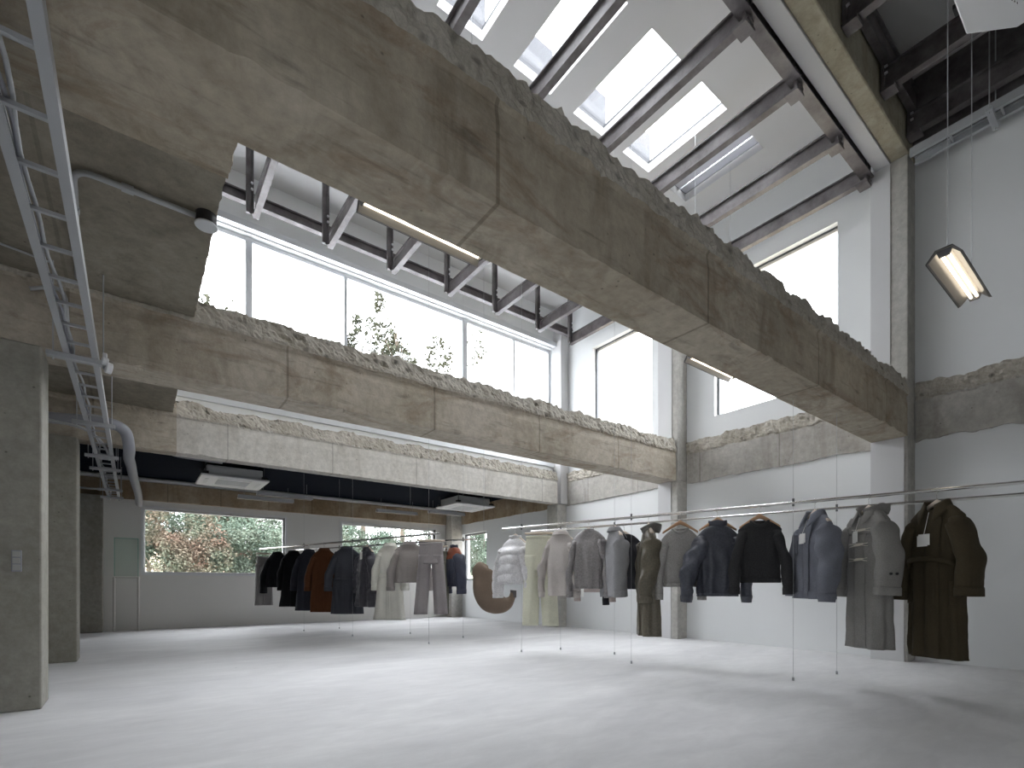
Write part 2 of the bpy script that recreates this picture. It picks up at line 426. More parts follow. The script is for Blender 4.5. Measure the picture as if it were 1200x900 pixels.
def rough_beam(x0, x1, y0, y1, seed, mat, label, groove=True, overhang=.022, split=None):
    """clean formed beam whose uppermost strip is a broken slab edge"""
    nx = int((x1-x0)/.028)
    prof = []                                       # (y, z, side, weight)
    for k in range(5): prof.append((y0+(y1-y0)*k/4, ZB, 0, 0))
    for z in (ZB+.2, ZB+.4, ZR-.03): prof.append((y1, z, 1, 0))
    nr = 8
    for k in range(nr+1): prof.append((y1, ZR+(ZT-ZR)*k/nr, 1, 1 if k else .4))
    for k in range(1, 8): prof.append((y1+(y0-y1)*k/8, ZT, 2, 1))
    for k in range(nr+1): prof.append((y0, ZT+(ZR-ZT)*k/nr, -1, 1 if k < nr else .5))
    for z in (ZR-.02, ZR-.045, ZB+.4, ZB+.2, ZB+.02): prof.append((y0, z, -1, 0))
    rings = []
    for i in range(nx+1):
        x = x0+(x1-x0)*i/nx; ring = []
        edge = nz((x, seed, 0), 2.2)*.05 + nz((x, seed+5, 1), 9.)*.022        # wavering of the broken edge
        for (y, z, sd, wt) in prof:
            p = (x, y+seed*3, z)
            if wt:
                t = (z-ZR)/(ZT-ZR)
                d = nz(p, 5.)*.008+nz(p, 16., 3)*.014+nz(p, 42., 2)*.010
                hole = max(0, nz((x, z*1.4, seed+3+y), 11., 2)-.42)*.12
                dy = (overhang*(1-2.4*t)*wt+d*wt-hole)
                yy = y+(sd if sd in (1, -1) else 0)*dy if sd in (1, -1) else y
                zz = z+(edge+d*.8)*(t if sd != 2 else 1)*wt
                if sd in (1, -1) and t < .15: zz += nz((x, seed+8, 2), 6.)*.02
                ring.append((x, yy, zz))
            else:
                w = nz(p, 1.5)*.004
                gy = .012*sd if (groove and ZR-.05 < z < ZR) else 0
                ch = 0
                if z <= ZB+.021 or sd == 0:
                    ch = max(0, nz((x, 3+seed, y*.2), 9.)-.15)*(.03 if y == y0 else .006)
                ring.append((x, y+sd*w-gy, z+(ch if sd == 0 and (y in (y0, y1)) else 0)))
        rings.append(ring)
    mb = MB(); mb.rings(rings, True, True, True)
    o = mb.build('concrete_beam', mat, None, smooth=False)
    # broken strip gets its own look
    o.data.materials.append(M['rough'])
    lim = (ZR+.005)*S-o.location.z
    for p in o.data.polygons:
        if p.center.z > lim: p.material_index = 1
    if split:
        o.data.materials.append(split); lx = (XS+.05)*S-o.location.x
        for p in o.data.polygons:
            if p.center.x < lx: p.material_index = 2
    tag(o, label, 'beam')
    return o
BA = rough_beam(XL, 7.98, 2.06, 2.46, 1.3, M['beam'], 'massive nearest concrete beam crossing overhead, brown stained, with a broken top edge')
BB = rough_beam(XL, 7.98, 5.52, 5.92, 4.1, M['beam_mid'], 'middle of the three long concrete beams, its rough top below the tall window band')
BC = rough_beam(XL, 7.98, 8.75, 9.0, 7.7, M['beam_pale'], 'farthest and palest long concrete beam, in front of the dark low ceiling', split=M['beam_mid'])
# beam A runs on to the left, and its wide soffit strip under the slab
m = MB()
n = 40
pr = []
for i in range(n+1):
    y = 2.463+.262*i/n
    xc = .36+.02*nz((y, 1, 4), 7.)
    pr.append([(XL, y, ZB+.012), (xc, y, ZB+.012), (xc+.03, y, 3.44), (XL, y, 3.44)])
m.rings(pr, True, True, True)
tag(m.build('concrete_haunch', M['beam']), 'wide concrete haunch beside the nearest beam under the left slab', 'beam')

def wall_band(y0, y1, seed, label, ragged_bottom=.015, mat='band'):
    zb, zt = 2.91, 3.66
    ny = int((y1-y0)/.035); nzs = 30
    rings = []
    for i in range(ny+1):
        y = y0+(y1-y0)*i/ny
        eb = nz((y, seed, 0), 1.8)*ragged_bottom*2.2+nz((y, seed, 3), 7.)*ragged_bottom
        et = nz((y, seed, 8), 1.6)*.05+nz((y, seed, 6), 8.)*.03
        ring = [(W, y, zb+eb)]
        for k in range(nzs+1):
            t = k/nzs; z = zb+eb+(zt+et-zb-eb)*t
            rg = 1. if t > .70 else (0.08)
            d = (nz((y, z, seed), 5.)*.03+nz((y, z, seed), 17., 3)*.026+nz((y, z, seed), 45., 2)*.01)*rg
            ring.append((W-.035-(.02*rg)-d, y, z))
        ring.append((W, y, zt+et))
        rings.append(ring)
    mb = MB(); mb.rings(rings, True, True, True)
    o = mb.build('concrete_wall_beam', M[mat]); o.data.materials.append(M['rough'])
    lim = (zb+.70*(zt-zb)+.01)*S-o.location.z
    for p in o.data.polygons:
        if p.center.z > lim: p.material_index = 1
    tag(o, label, 'beam', None)
wall_band(YF, 2.05, 2., 'ragged concrete band on the right wall, nearest bay, above the long olive coat', .028)
wall_band(2.47, 5.48, 5., 'rough-topped concrete band on the right wall between the nearest and middle beams')
wall_band(5.9, 8.74, 8., 'pale concrete band on the right wall between the middle and farthest beams', .01)
wall_band(9.16, BK, 11., 'brownish concrete band along the right wall at the very back', .01, 'lintel')
# brown lintel over the back windows
m = MB(); m.box((XL, BK-.08, 2.90), (W, BK, 3.31)); tag(m.build('concrete_lintel', M['lintel'], bevel=.008), 'brown stained concrete lintel over the two back windows', 'beam')

# ------------------------------------------------------------------ columns
def column(x0, x1, y0, y1, z0, z1, mat, label, white=None, name='concrete_column'):
    m = MB(); m.box((x0, y0, z0), (x1, y1, z1))
    if white:
        r = empty(name, ((x0+x1)/2, (y0+y1)/2, z0)); m.build('shaft', M[mat], r, bevel=.012)
        w = MB(); w.box(*white); w.build('white_lining', M['column_white'], r)
        o = r
    else: o = m.build(name, M[mat], bevel=.012)
    return tag(o, label, 'column')
CX = 8.0
column(CX, W, 2.06, 2.45, 0, ZB, 'column', 'lower grey column at the right wall behind the long grey duffle coat', white=((CX-.012, 2.10, 0), (CX+.01, 2.47, ZB)))
column(CX, W, 2.06, 2.45, ZB, 6.6, 'column', 'upper column standing above the end of the nearest beam', white=((CX-.012, 2.25, 3.62), (CX+.01, 2.47, 6.6)))
column(CX, W, 5.50, 5.90, 0, ZB, 'column', 'lower column at the right wall under the end of the middle beam', white=((CX-.012, 5.64, 0), (CX+.01, 5.92, ZB)))
column(CX, W, 5.50, 5.90, ZB, ZC, 'column', 'upper column between the two right wall windows', white=((CX-.012, 5.62, 3.62), (CX+.01, 5.92, ZC)))
column(CX, W, 8.78, 9.15, 0, ZB, 'column', 'lower column at the right wall under the end of the farthest beam')
column(CX+.06, W, 8.72, 9.0, ZB, ZC, 'column_white', 'upper white column where the tall window band meets the right wall')
column(7.9, W, 13.55, BK, 0, 3.3, 'column', 'column in the far back corner between the two back-corner windows')
column(-1.1, -.59, 5.50, 5.90, 0, ZB, 'pier', 'nearest grey concrete column at the left edge, with a switch plate')
column(-1.1, -.585, 8.62, 9.0, 0, ZB, 'pier', 'second grey concrete column from the left edge')
column(-.95, -.52, 13.6, BK, 0, 2.9, 'pier', 'olive grey pier in the far left corner')

# big concrete roof beam over the upper column
m = MB(); m.box((-.4, 2.05, 6.6), (W, 2.25, ZC)); r = empty('concrete_roof_beam', (4, 2.2, 6.6)); m.build('beam_body', M['roofbeam'], r, bevel=.015)
m = MB(); m.box((-.4, 2.25, 6.58), (W, 2.42, ZC)); m.build('white_lining', M['column_white'], r, bevel=.006)
tag(r, 'high concrete roof beam with one half lined white, running to the upper column', 'beam')

# ------------------------------------------------------------------ steel roof
def ibeam_poly(w, h, t, x, z): # centred x, bottom z
    a = w/2; b = t/2
    return [(x-a, z), (x+a, z), (x+a, z+t), (x+b, z+t), (x+b, z+h-t), (x+a, z+h-t), (x+a, z+h), (x-a, z+h), (x-a, z+h-t), (x-b, z+h-t), (x-b, z+t), (x-a, z+t)]
names = ['above the cut slab edge at far left', 'first seen through the opening from the left', 'second seen through the opening from the left',
         'above the middle of the window band', 'fourth from the white right wall', 'third from the white right wall', 'second from the white right wall', 'closest to the white right wall']
for i, x in enumerate(PX):
    r = empty('steel_purlin', (x, 2, 6.5))
    m = MB(); m.prism(ibeam_poly(.085, .22, .018, x, 6.46), 2.45, 8.25, 'y'); m.build('beam_body', M['steel'], r)
    m = MB(); m.prism(ibeam_poly(.10, .26, .02, x, 6.74), YF, 2.04, 'y'); m.build('beam_body', M['steel'], r)
    m = MB(); m.box((x-.14, 8.15, 6.46), (x-.095, 8.2, ZC)); m.box((x-.06, 8.15, 6.46), (x-.04, 8.2, ZC)); m.box((x-.10, 8.182, 6.465), (x-.05, 8.194, ZC)); m.build('hanger_post', M['steel'], r)
    for dz in (.07, .16):
        m = MB(); m.tube([(x-.07, 8.11, 6.72+dz), (x-.07, 8.13, 6.72+dz)], .018, 8); m.build('bolt', M['bolt'], r)
    cl = []; m = MB(); m.box((x-.085, 2.46, 6.42), (x+.085, 2.60, 6.45)); m.box((x-.08, 2.47, 6.45), (x+.08, 2.50, 6.84)); cl.append(m.build('cleat', M['steel'], r))
    m = MB(); m.box((x-.08, 1.90, 6.70), (x+.08, 2.04, 6.73)); m.box((x-.08, 2.0, 6.73), (x+.08, 2.03, 7.0)); cl.append(m.build('cleat', M['steel'], r))
    for (dx, dz) in ((-.06, 6.70), (.06, 6.70), (-.06, 6.78), (.06, 6.78)):
        m = MB(); m.tube([(x+dx, 2.50, dz), (x+dx, 2.53, dz)], .014, 8); m.build('bolt', M['bolt'], cl[0])
        m = MB(); m.tube([(x+dx, 1.97, dz+.2), (x+dx, 2.0, dz+.2)], .014, 8); m.build('bolt', M['bolt'], cl[1])
    tag(r, 'dark steel roof purlin, %s' % names[i], 'roof purlin', 'steel roof purlins')
for (y0, y1, z0, z1, lab) in ((2.43, 2.56, 6.52, 6.86, 'dark steel girder bolted beside the white-lined roof beam'),
                              (1.95, 2.03, 7.02, 7.32, 'dark steel girder on the shaded near side of the high roof beam'),
                              (8.27, 8.36, 6.68, 6.84, 'grey steel girder running above the tall window band')):
    m = MB(); t = .022; m.box((-.2, y0, z0), (CX+.02, y1, z0+t)); m.box((-.2, y0, z1-t), (CX+.02, y1, z1)); m.box((-.2, (y0+y1)/2-t/2, z0+t), (CX+.02, (y0+y1)/2+t/2, z1-t))
    tag(m.build('steel_girder', M['steel']), lab, 'girder')
# brown beam along the top of the right wall, front bay
m = MB(); m.box((8.12, YF, 6.62), (W, 2.04, ZC)); tag(m.build('edge_beam', M['steel']), 'dark edge beam above the near right wall', 'beam')

# ------------------------------------------------------------------ cable trays
def ladder_tray(name, x0, x1, y0, y1, z, label, h=.075, step=.335, struts=(), rod_top=ZS, r0=None):
    r = r0 or empty(name, ((x0+x1)/2, (y0+y1)/2, z))
    for x, s in ((x0, 1), (x1, -1)):
        m = MB(); t = .010
        m.prism([(x, z), (x+s*.040, z), (x+s*.040, z+t), (x+s*t, z+t), (x+s*t, z+h-t), (x+s*.034, z+h-t), (x+s*.034, z+h), (x, z+h)], y0, y1, 'y')
        m.build('side_rail', M['galv'], r)
    y = y0+.12; k = 0
    while y < y1-.02 and k < 95:
        m = MB(); m.box((x0+.010, y-.010, z+.022), (x1-.010, y+.010, z+.040)); m.build('rung', M['galv'], r)
        y += step; k += 1
    for ys in struts:
        m = MB(); m.box((x0-.10, ys-.03, z-.04), (x1+.06, ys+.03, z)); m.build('strut', M['galv'], r, bevel=.003)
        for x in (x0-.06, x1+.03):
            m = MB(); m.tube([(x, ys, z-.06), (x, ys, rod_top(ys) if callable(rod_top) else rod_top)], .006, 6); m.build('threaded_rod', M['galv'], r)
    return tag(r, label, 'cable tray')
def rodtop(y): return ZB if (5.52 < y < 5.92 or 8.75 < y < 9.0) else (ZS if y < 9.1 else 3.42)
tray = ladder_tray('cable_tray', -.435, -.225, .2, 13.6, 2.80, 'galvanised cable ladder under the concrete slab at upper left', struts=(5.2, 7.2, 8.95, 9.9, 12.0, 13.0), rod_top=rodtop)
for j, (dx, col) in enumerate(((-.40, 'pvc'), (-.375, 'galv'))):
    pts = []
    for i in range(80):
        y = .3+13.2*i/79
        pts.append((dx+.010*math.sin(y*3+j)+.008*math.sin(y*7.3+2*j), y, 2.852+.004*math.sin(y*5)))
    m = MB(); m.tube(pts, .009, 6); tag(m.build('cable', M[col], smooth=True), ['dark grey cable lying along the left rail of the upper-left cable ladder', 'pale cable lying along the left side of the upper-left cable ladder'][j], 'cable')
ladder_tray('cable_tray', 7.82, 8.06, YF+.2, 2.0, 6.42, 'galvanised cable ladder hung high along the right wall', h=.10, step=.45, struts=(1.25, -.8), rod_top=ZC)
for yy in (5.2,):
    m = MB()
    for (cx, cz, rr) in ((-.185, 2.80, .035), (-.16, 2.755, .045)):
        m.tube([(cx-.02, yy-.02, cz), (cx+.02, yy-.01, cz-.005)], rr, 12)
    m.box((-.20, yy-.02, 2.76), (-.17, yy+.02, 2.87))
    tag(m.build('security_camera', M['white_metal'], bevel=.006), 'small white camera clipped to the cable ladder strut', 'camera')

def smooth_path(pts, n=10):
    out = []; P = [Vector(p) for p in pts]
    P = [P[0]*2-P[1]]+P+[P[-1]*2-P[-2]]
    for i in range(1, len(P)-2):
        for k in range(n):
            t = k/n; a, b, c, d = P[i-1:i+3]
            out.append(.5*((2*b)+(c-a)*t+(2*a-5*b+4*c-d)*t*t+(3*b-a-3*c+d)*t**3))
    out.append(P[-2]); return out
# surface conduit with junction box on the slab
r = empty('conduit', (0, 4.2, ZS-.03))
zc = ZS-.032
m = MB(); m.tube([(-.36, 5.3, zc)]+[(-.345, 5.05, zc), (-.30, 4.25, zc)]+smooth_path([(-.295, 4.15, zc), (-.285, 4.0, zc), (-.23, 3.93, zc), (-.1, 3.925, zc)])+[(.33, 3.935, zc)], .018, 10); m.build('pipe', M['galv'], r, smooth=True)
for a, b in (((-.31, 4.38, zc), (-.307, 4.32, zc)), ((-.06, 3.926, zc), (0, 3.928, zc))):
    m = MB(); m.tube([a, b], .026, 10); m.build('coupling', M['galv'], r)
tag(r, 'bent grey metal conduit on the slab leading to the round box', 'conduit')
r = empty('junction_box', (.39, 3.935, ZS-.06))
m = MB(); m.tube([(.39, 3.935, ZS), (.39, 3.935, ZS-.07)], .062, 24); m.build('housing', M['black'], r)
m = MB(); m.tube([(.39, 3.935, ZS-.07), (.39, 3.935, ZS-.082)], .068, 24); m.build('lid', M['alu'], r, bevel=.003)
tag(r, 'round white and black junction box by the cut slab edge', 'junction box')
m = MB(); m.tube(smooth_path([(-.66, 5.49, 3.36), (-.52, 5.49, 3.42), (-.455, 5.49, 3.38), (-.44, 5.49, 3.25)])+[(-.43, 5.49, 2.96)], .016, 8); tag(m.build('conduit', M['galv'], smooth=True), 'short hooked metal conduit on the left face of the middle beam', 'conduit')
m = MB(); m.tube([(-1.3, 5.0, ZS-.02), (-.52, 5.2, ZS-.02)], .008, 6); tag(m.build('conduit', M['galv']), 'thin straight pipe on the slab at the far left edge', 'conduit')
# flexible ducts near the tray
m = MB(); m.tube(smooth_path([(-1.3, 8.25, 3.02), (-.8, 8.2, 3.03), (-.3, 8.2, 3.07), (-.1, 8.3, 3.03), (-.05, 8.5, 2.86), (-.055, 9.1, 2.84), (-.03, 9.8, 2.85), (.0, 11., 2.88), (.07, 12.6, 2.86), (.10, 13.85, 2.8)], 12), .068, 14)
tag(m.build('duct', M['pvc'], smooth=True), 'grey flexible duct bending down beside the cable ladder', 'duct')
m = MB(); m.tube(smooth_path([(-1.2, 8.1, 2.98), (-.75, 8.1, 2.97), (-.45, 8.15, 2.92), (-.3, 8.6, 2.84), (-.28, 9.2, 2.80)], 10), .018, 8)
tag(m.build('cable', M['galv'], smooth=True), 'shiny metal-sheathed cable curving into the cable ladder', 'cable')
m = MB(); m.tube([(-1.3, 9.6, 3.16), (-.1, 9.6, 3.14)], .02, 8); tag(m.build('conduit', M['pvc']), 'horizontal grey pipe behind the cable ladder below the dark ceiling', 'conduit')
m = MB(); m.tube([(-.9, 13.5, 3.0), (-.2, 13.5, 3.0)], .02, 8); tag(m.build('conduit', M['galv']), 'thin pipe over the far left pier', 'conduit')
# dark pipes under low ceiling
m = MB(); m.tube(smooth_path([(.45, 10.2, 3.38), (.5, 10.4, 3.30), (.7, 10.5, 3.28), (1.3, 10.55, 3.28)], 8), .05, 12); tag(m.build('pipe', M['pvc'], smooth=True), 'dark grey pipe under the low ceiling left of the first air conditioner', 'pipe')
m = MB(); m.box((-.75, 5.475, 1.10), (-.71, 5.5, 1.27)); m.box((-.745, 5.468, 1.115), (-.715, 5.476, 1.255))
m = MB(); r = empty('switch_plate', (-.735, 5.5, 1.10)); m.box((-.765, 5.48, 1.105), (-.705, 5.5, 1.275)); m.build('plate', M['pvc'], r, bevel=.004)
for k in range(3):
    m = MB(); m.box((-.757, 5.474, 1.117+.052*k), (-.713, 5.482, 1.161+.052*k)); m.build('rocker', M['cass_plate'], r, bevel=.002)
tag(r, 'grey switch plate on the nearest left column', 'light switch')

# ------------------------------------------------------------------ air conditioners
def tag_hangers(r, cx, cy, z, hx, hy, ztop, label):
    m = MB()
    for k in range(7): m.box((cx+.05+.035*k, cy+.28-.012*k, z-.004), (cx+.07+.035*k, cy+.285-.012*k, z))
    m.build('display_slot', M['black'], r)
    for sx, sy in ((-1, 0), (1, 0), (0, 1), (0, -1)):
        m = MB(); a, b = cx+sx*hx*.98, cy+sy*hy*.98
        m.box((a-.05, b-.05, z+.06), (a+.05, b+.05, z+.10)); m.tube([(a, b, z+.1), (a, b, ztop)], .008, 6); m.build('hanger', M['black'], r)
    return tag(r, label, 'air conditioner', 'ceiling air conditioners')
def cassette(cx, cy, z, hx, hy, ztop, label, chamfer=.0, rot=0.):
    r = empty('air_conditioner', (cx, cy, z))
    c = chamfer
    def oct_(hx, hy, c): return [(cx-hx+c, cy-hy), (cx+hx-c, cy-hy), (cx+hx, cy-hy+c), (cx+hx, cy+hy-c), (cx+hx-c, cy+hy), (cx-hx+c, cy+hy), (cx-hx, cy+hy-c), (cx-hx, cy-hy+c)]
    if c: 
        m = MB(); m.prism(oct_(hx, hy, c), z, z+.06, 'z'); m.build('panel', M['white_metal'], r, bevel=.01)
        m = MB(); m.prism(oct_(hx*.9, hy*.9, c*.9), z+.06, z+.42, 'z'); m.build('body', M['cass_body'], r)
    else:
        m = MB(); m.box((cx-hx, cy-hy, z), (cx+hx, cy+hy, z+.045)); m.build('panel', M['white_metal'], r, bevel=.012)
        m = MB(); m.box((cx-hx*.82, cy-hy*.82, z+.045), (cx+hx*.82, cy+hy*.82, z+.24)); m.build('body', M['alu'], r, bevel=.01)
    if c: return tag_hangers(r, cx, cy, z, hx, hy, ztop, label)
    m = MB()
    for k in range(9):
        y = cy-hy*.45+hy*.9*k/8; m.box((cx-hx*.48, y-.012, z-.008), (cx+hx*.48, y+.012, z))
    m.build('grille', M['cass_body' if c else 'alu'], r)
    for sx, sy, wx, wy in ((0, .78, .5, .05), (0, -.78, .5, .05), (.78, 0, .05, .5), (-.78, 0, .05, .5)):
        m = MB(); m.box((cx+hx*(sx-wx), cy+hy*(sy-wy), z-.006), (cx+hx*(sx+wx), cy+hy*(sy+wy), z)); m.build('louvre', M['alu'], r)
    for sx in (-1, 1):
        for sy in (-1, 1):
            m = MB(); a, b = cx+sx*hx*.86, cy+sy*hy*.86
            m.box((a-.05, b-.05, z+.06), (a+.05, b+.05, z+.10)); m.tube([(a, b, z+.1), (a, b, ztop)], .008, 6); m.build('hanger', M['black'], r)
    return tag(r, label, 'air conditioner', 'ceiling air conditioners')
cassette(1.62, 11.72, 3.10, .60, .57, 3.42, 'white square ceiling air conditioner above the left back window')
cassette(7.22, 11.65, 3.10, .60, .58, 3.42, 'white square ceiling air conditioner near the far back corner')
cassette(6.02, .62, 6.2, .55, .55, ZC, 'white octagonal air conditioner hung high under the roof at top right', chamfer=.3)

# ------------------------------------------------------------------ linear lamps
def linear_lamp(x0, x1, y, z, label, ztop, lit=True, w=.10, wires=True):
    r = empty('linear_lamp', ((x0+x1)/2, y, z))
    t = .010; d = .085
    m = MB(); m.prism([(y-w, z), (y-w*.45, z+d), (y+w*.45, z+d), (y+w, z), (y+w-.014, z), (y+w*.45-.012, z+d-.014), (y-w*.45+.012, z+d-.014), (y-w+.014, z)], x0, x1, 'x'); m.build('reflector', M['reflector'], r)
    m = MB(); m.prism([(y-w-.006, z-.002), (y-w*.45-.004, z+d+.004), (y+w*.45+.004, z+d+.004), (y+w+.006, z-.002), (y+w, z), (y+w*.45, z+d), (y-w*.45, z+d), (y-w, z)], x0-.01, x1+.01, 'x'); m.build('housing', M['housing'] if lit else M['white_metal'], r)
    for x in (x0, x1-.02):
        m = MB(); m.prism([(y-w*.45, z+d-.01), (y+w*.45, z+d-.01), (y+w*.30, z+.02), (y-w*.30, z+.02)], x, x+.02, 'x'); m.build('end_cap', M['housing'], r)
    for s in (-1, 1):
        m = MB(); m.tube([(x0+.03, y+s*.022, z+.045), (x1-.03, y+s*.022, z+.045)], .013, 10); m.build('tube', M['tube'] if lit else M['white_metal'], r)
    for x in (x0+.12, x1-.12):
        m = MB(); m.tube([(x, y, z+d), (x, y, ztop)], .0035, 5); m.build('wire', M['wire'], r)
    return tag(r, label, 'lamp', 'linear pendant lamps')
linear_lamp(1.56, 2.80, 4.2, 4.26, 'lit linear pendant lamp behind the nearest beam, upper left of centre', ZC)
linear_lamp(6.42, 7.62, 4.2, 4.26, 'lit linear pendant lamp half hidden behind the right end of the nearest beam', ZC)
linear_lamp(5.55, 6.66, 1.18, 3.81, 'lit linear pendant lamp with two tubes in front of the right wall', ZC, w=.12)
linear_lamp(1.98, 3.2, 13.35, 3.06, 'unlit linear lamp fixed above the left back window', 3.42, lit=False, w=.07)
linear_lamp(2.25, 3.45, 12.6, 3.06, 'unlit linear lamp nearer the dark ceiling left of centre', 3.42, lit=False, w=.07)
linear_lamp(6.7, 7.85, 12.75, 3.06, 'unlit linear lamp under the far corner air conditioner', 3.42, lit=False, w=.07)
linear_lamp(5.4, 6.6, 13.35, 3.04, 'unlit linear lamp above the right back window', 3.42, lit=False, w=.07)

# ------------------------------------------------------------------ glass stand in the back left corner
r = empty('display_stand', (-.12, 13.7, 0))
m = MB()
x0, x1, yg = -.335, .085, 13.7
for x in (x0, x1): m.tube([(x, yg, 0), (x, yg, 1.17)], .024, 8)
m.tube([(x0, yg, 1.17), (x1, yg, 1.17)], .02, 8); m.build('frame', M['brushed'], r)
m = MB(); m.box((x0, yg-.01, 1.19), (x1, yg+.01, 2.02)); m.build('glass_panel', M['greenglass'], r)
m = MB(); 
for a, b in (((x0, 1.19), (x0+.012, 2.02)), ((x1-.012, 1.19), (x1, 2.02)), ((x0, 2.008), (x1, 2.02))): m.box((a[0], yg-.012, a[1]), (b[0], yg+.012, b[1]))
m.build('glass_edge', M['glassedge'], r)
tag(r, 'slim metal stand with a glass panel by the far left wall', 'display stand')

# ------------------------------------------------------------------ clothes rails
RAIL = {'R1': ((4.518, 6.203), (5.931, .743)), 'R2': ((5.104, 6.221), (6.71, .841)), 'L1': ((2.414, 13.207), (4.062, 7.343)), 'L2': ((3.21, 13.045), (5.073, 7.829))}
ZRL = 1.86
def rail_pt(k, y):
    (a, b), (c, e) = RAIL[k]; t = (y-b)/(e-b); return a+(c-a)*t
def rail(k, yend, wires, label):
    (a, b), _ = RAIL[k]; xe = rail_pt(k, yend)
    r = empty('clothes_rail', ((a+xe)/2, (b+yend)/2, 0))
    m = MB(); m.tube([(a, b, ZRL), (xe, yend, ZRL)], .0165, 12); m.build('rail_tube', M['stainless'], r, smooth=False)
    for y, zt in wires:
        x = rail_pt(k, y)
        m = MB(); m.tube([(x, y, 0.01), (x, y, zt)], .0019, 5); m.build('suspension_wire', M['wire'], r)
        m = MB(); m.tube([(x, y, ZRL-.035), (x, y, ZRL+.045)], .012, 8); m.build('clamp', M['darkalu'], r)
        m = MB(); m.tube([(x, y, 0), (x, y, .035)], .012, 8); m.build('floor_anchor', M['galv'], r)
    tag(r, label, 'clothes rail')
rail('R1', -.9, [(5.85, ZC), (4.15, ZC), (2.39, ZB)], 'steel clothes rail nearer the camera on the right, hung on thin wires')
rail('R2', -.9, [(5.7, ZB), (4.84, ZC), (2.265, ZB), (.2, ZC)], 'second steel clothes rail on the right, farther and empty toward its near end')
rail('L1', 7.343, [(11.34, 3.42), (9.66, 3.42), (7.6, ZC)], 'front steel clothes rail of the left back group')
rail('L2', 7.829, [(11.51, 3.42), (9.4, 3.42), (8.1, ZC)], 'rear steel clothes rail of the left back group')

# ------------------------------------------------------------------ garments (metres, local frame: x along shoulders, -y front, z=0 at the rail)
def frac(x, y, z, f=1., o=3): return noise.fractal(Vector((x, y, z))*f, 1., 2., o)

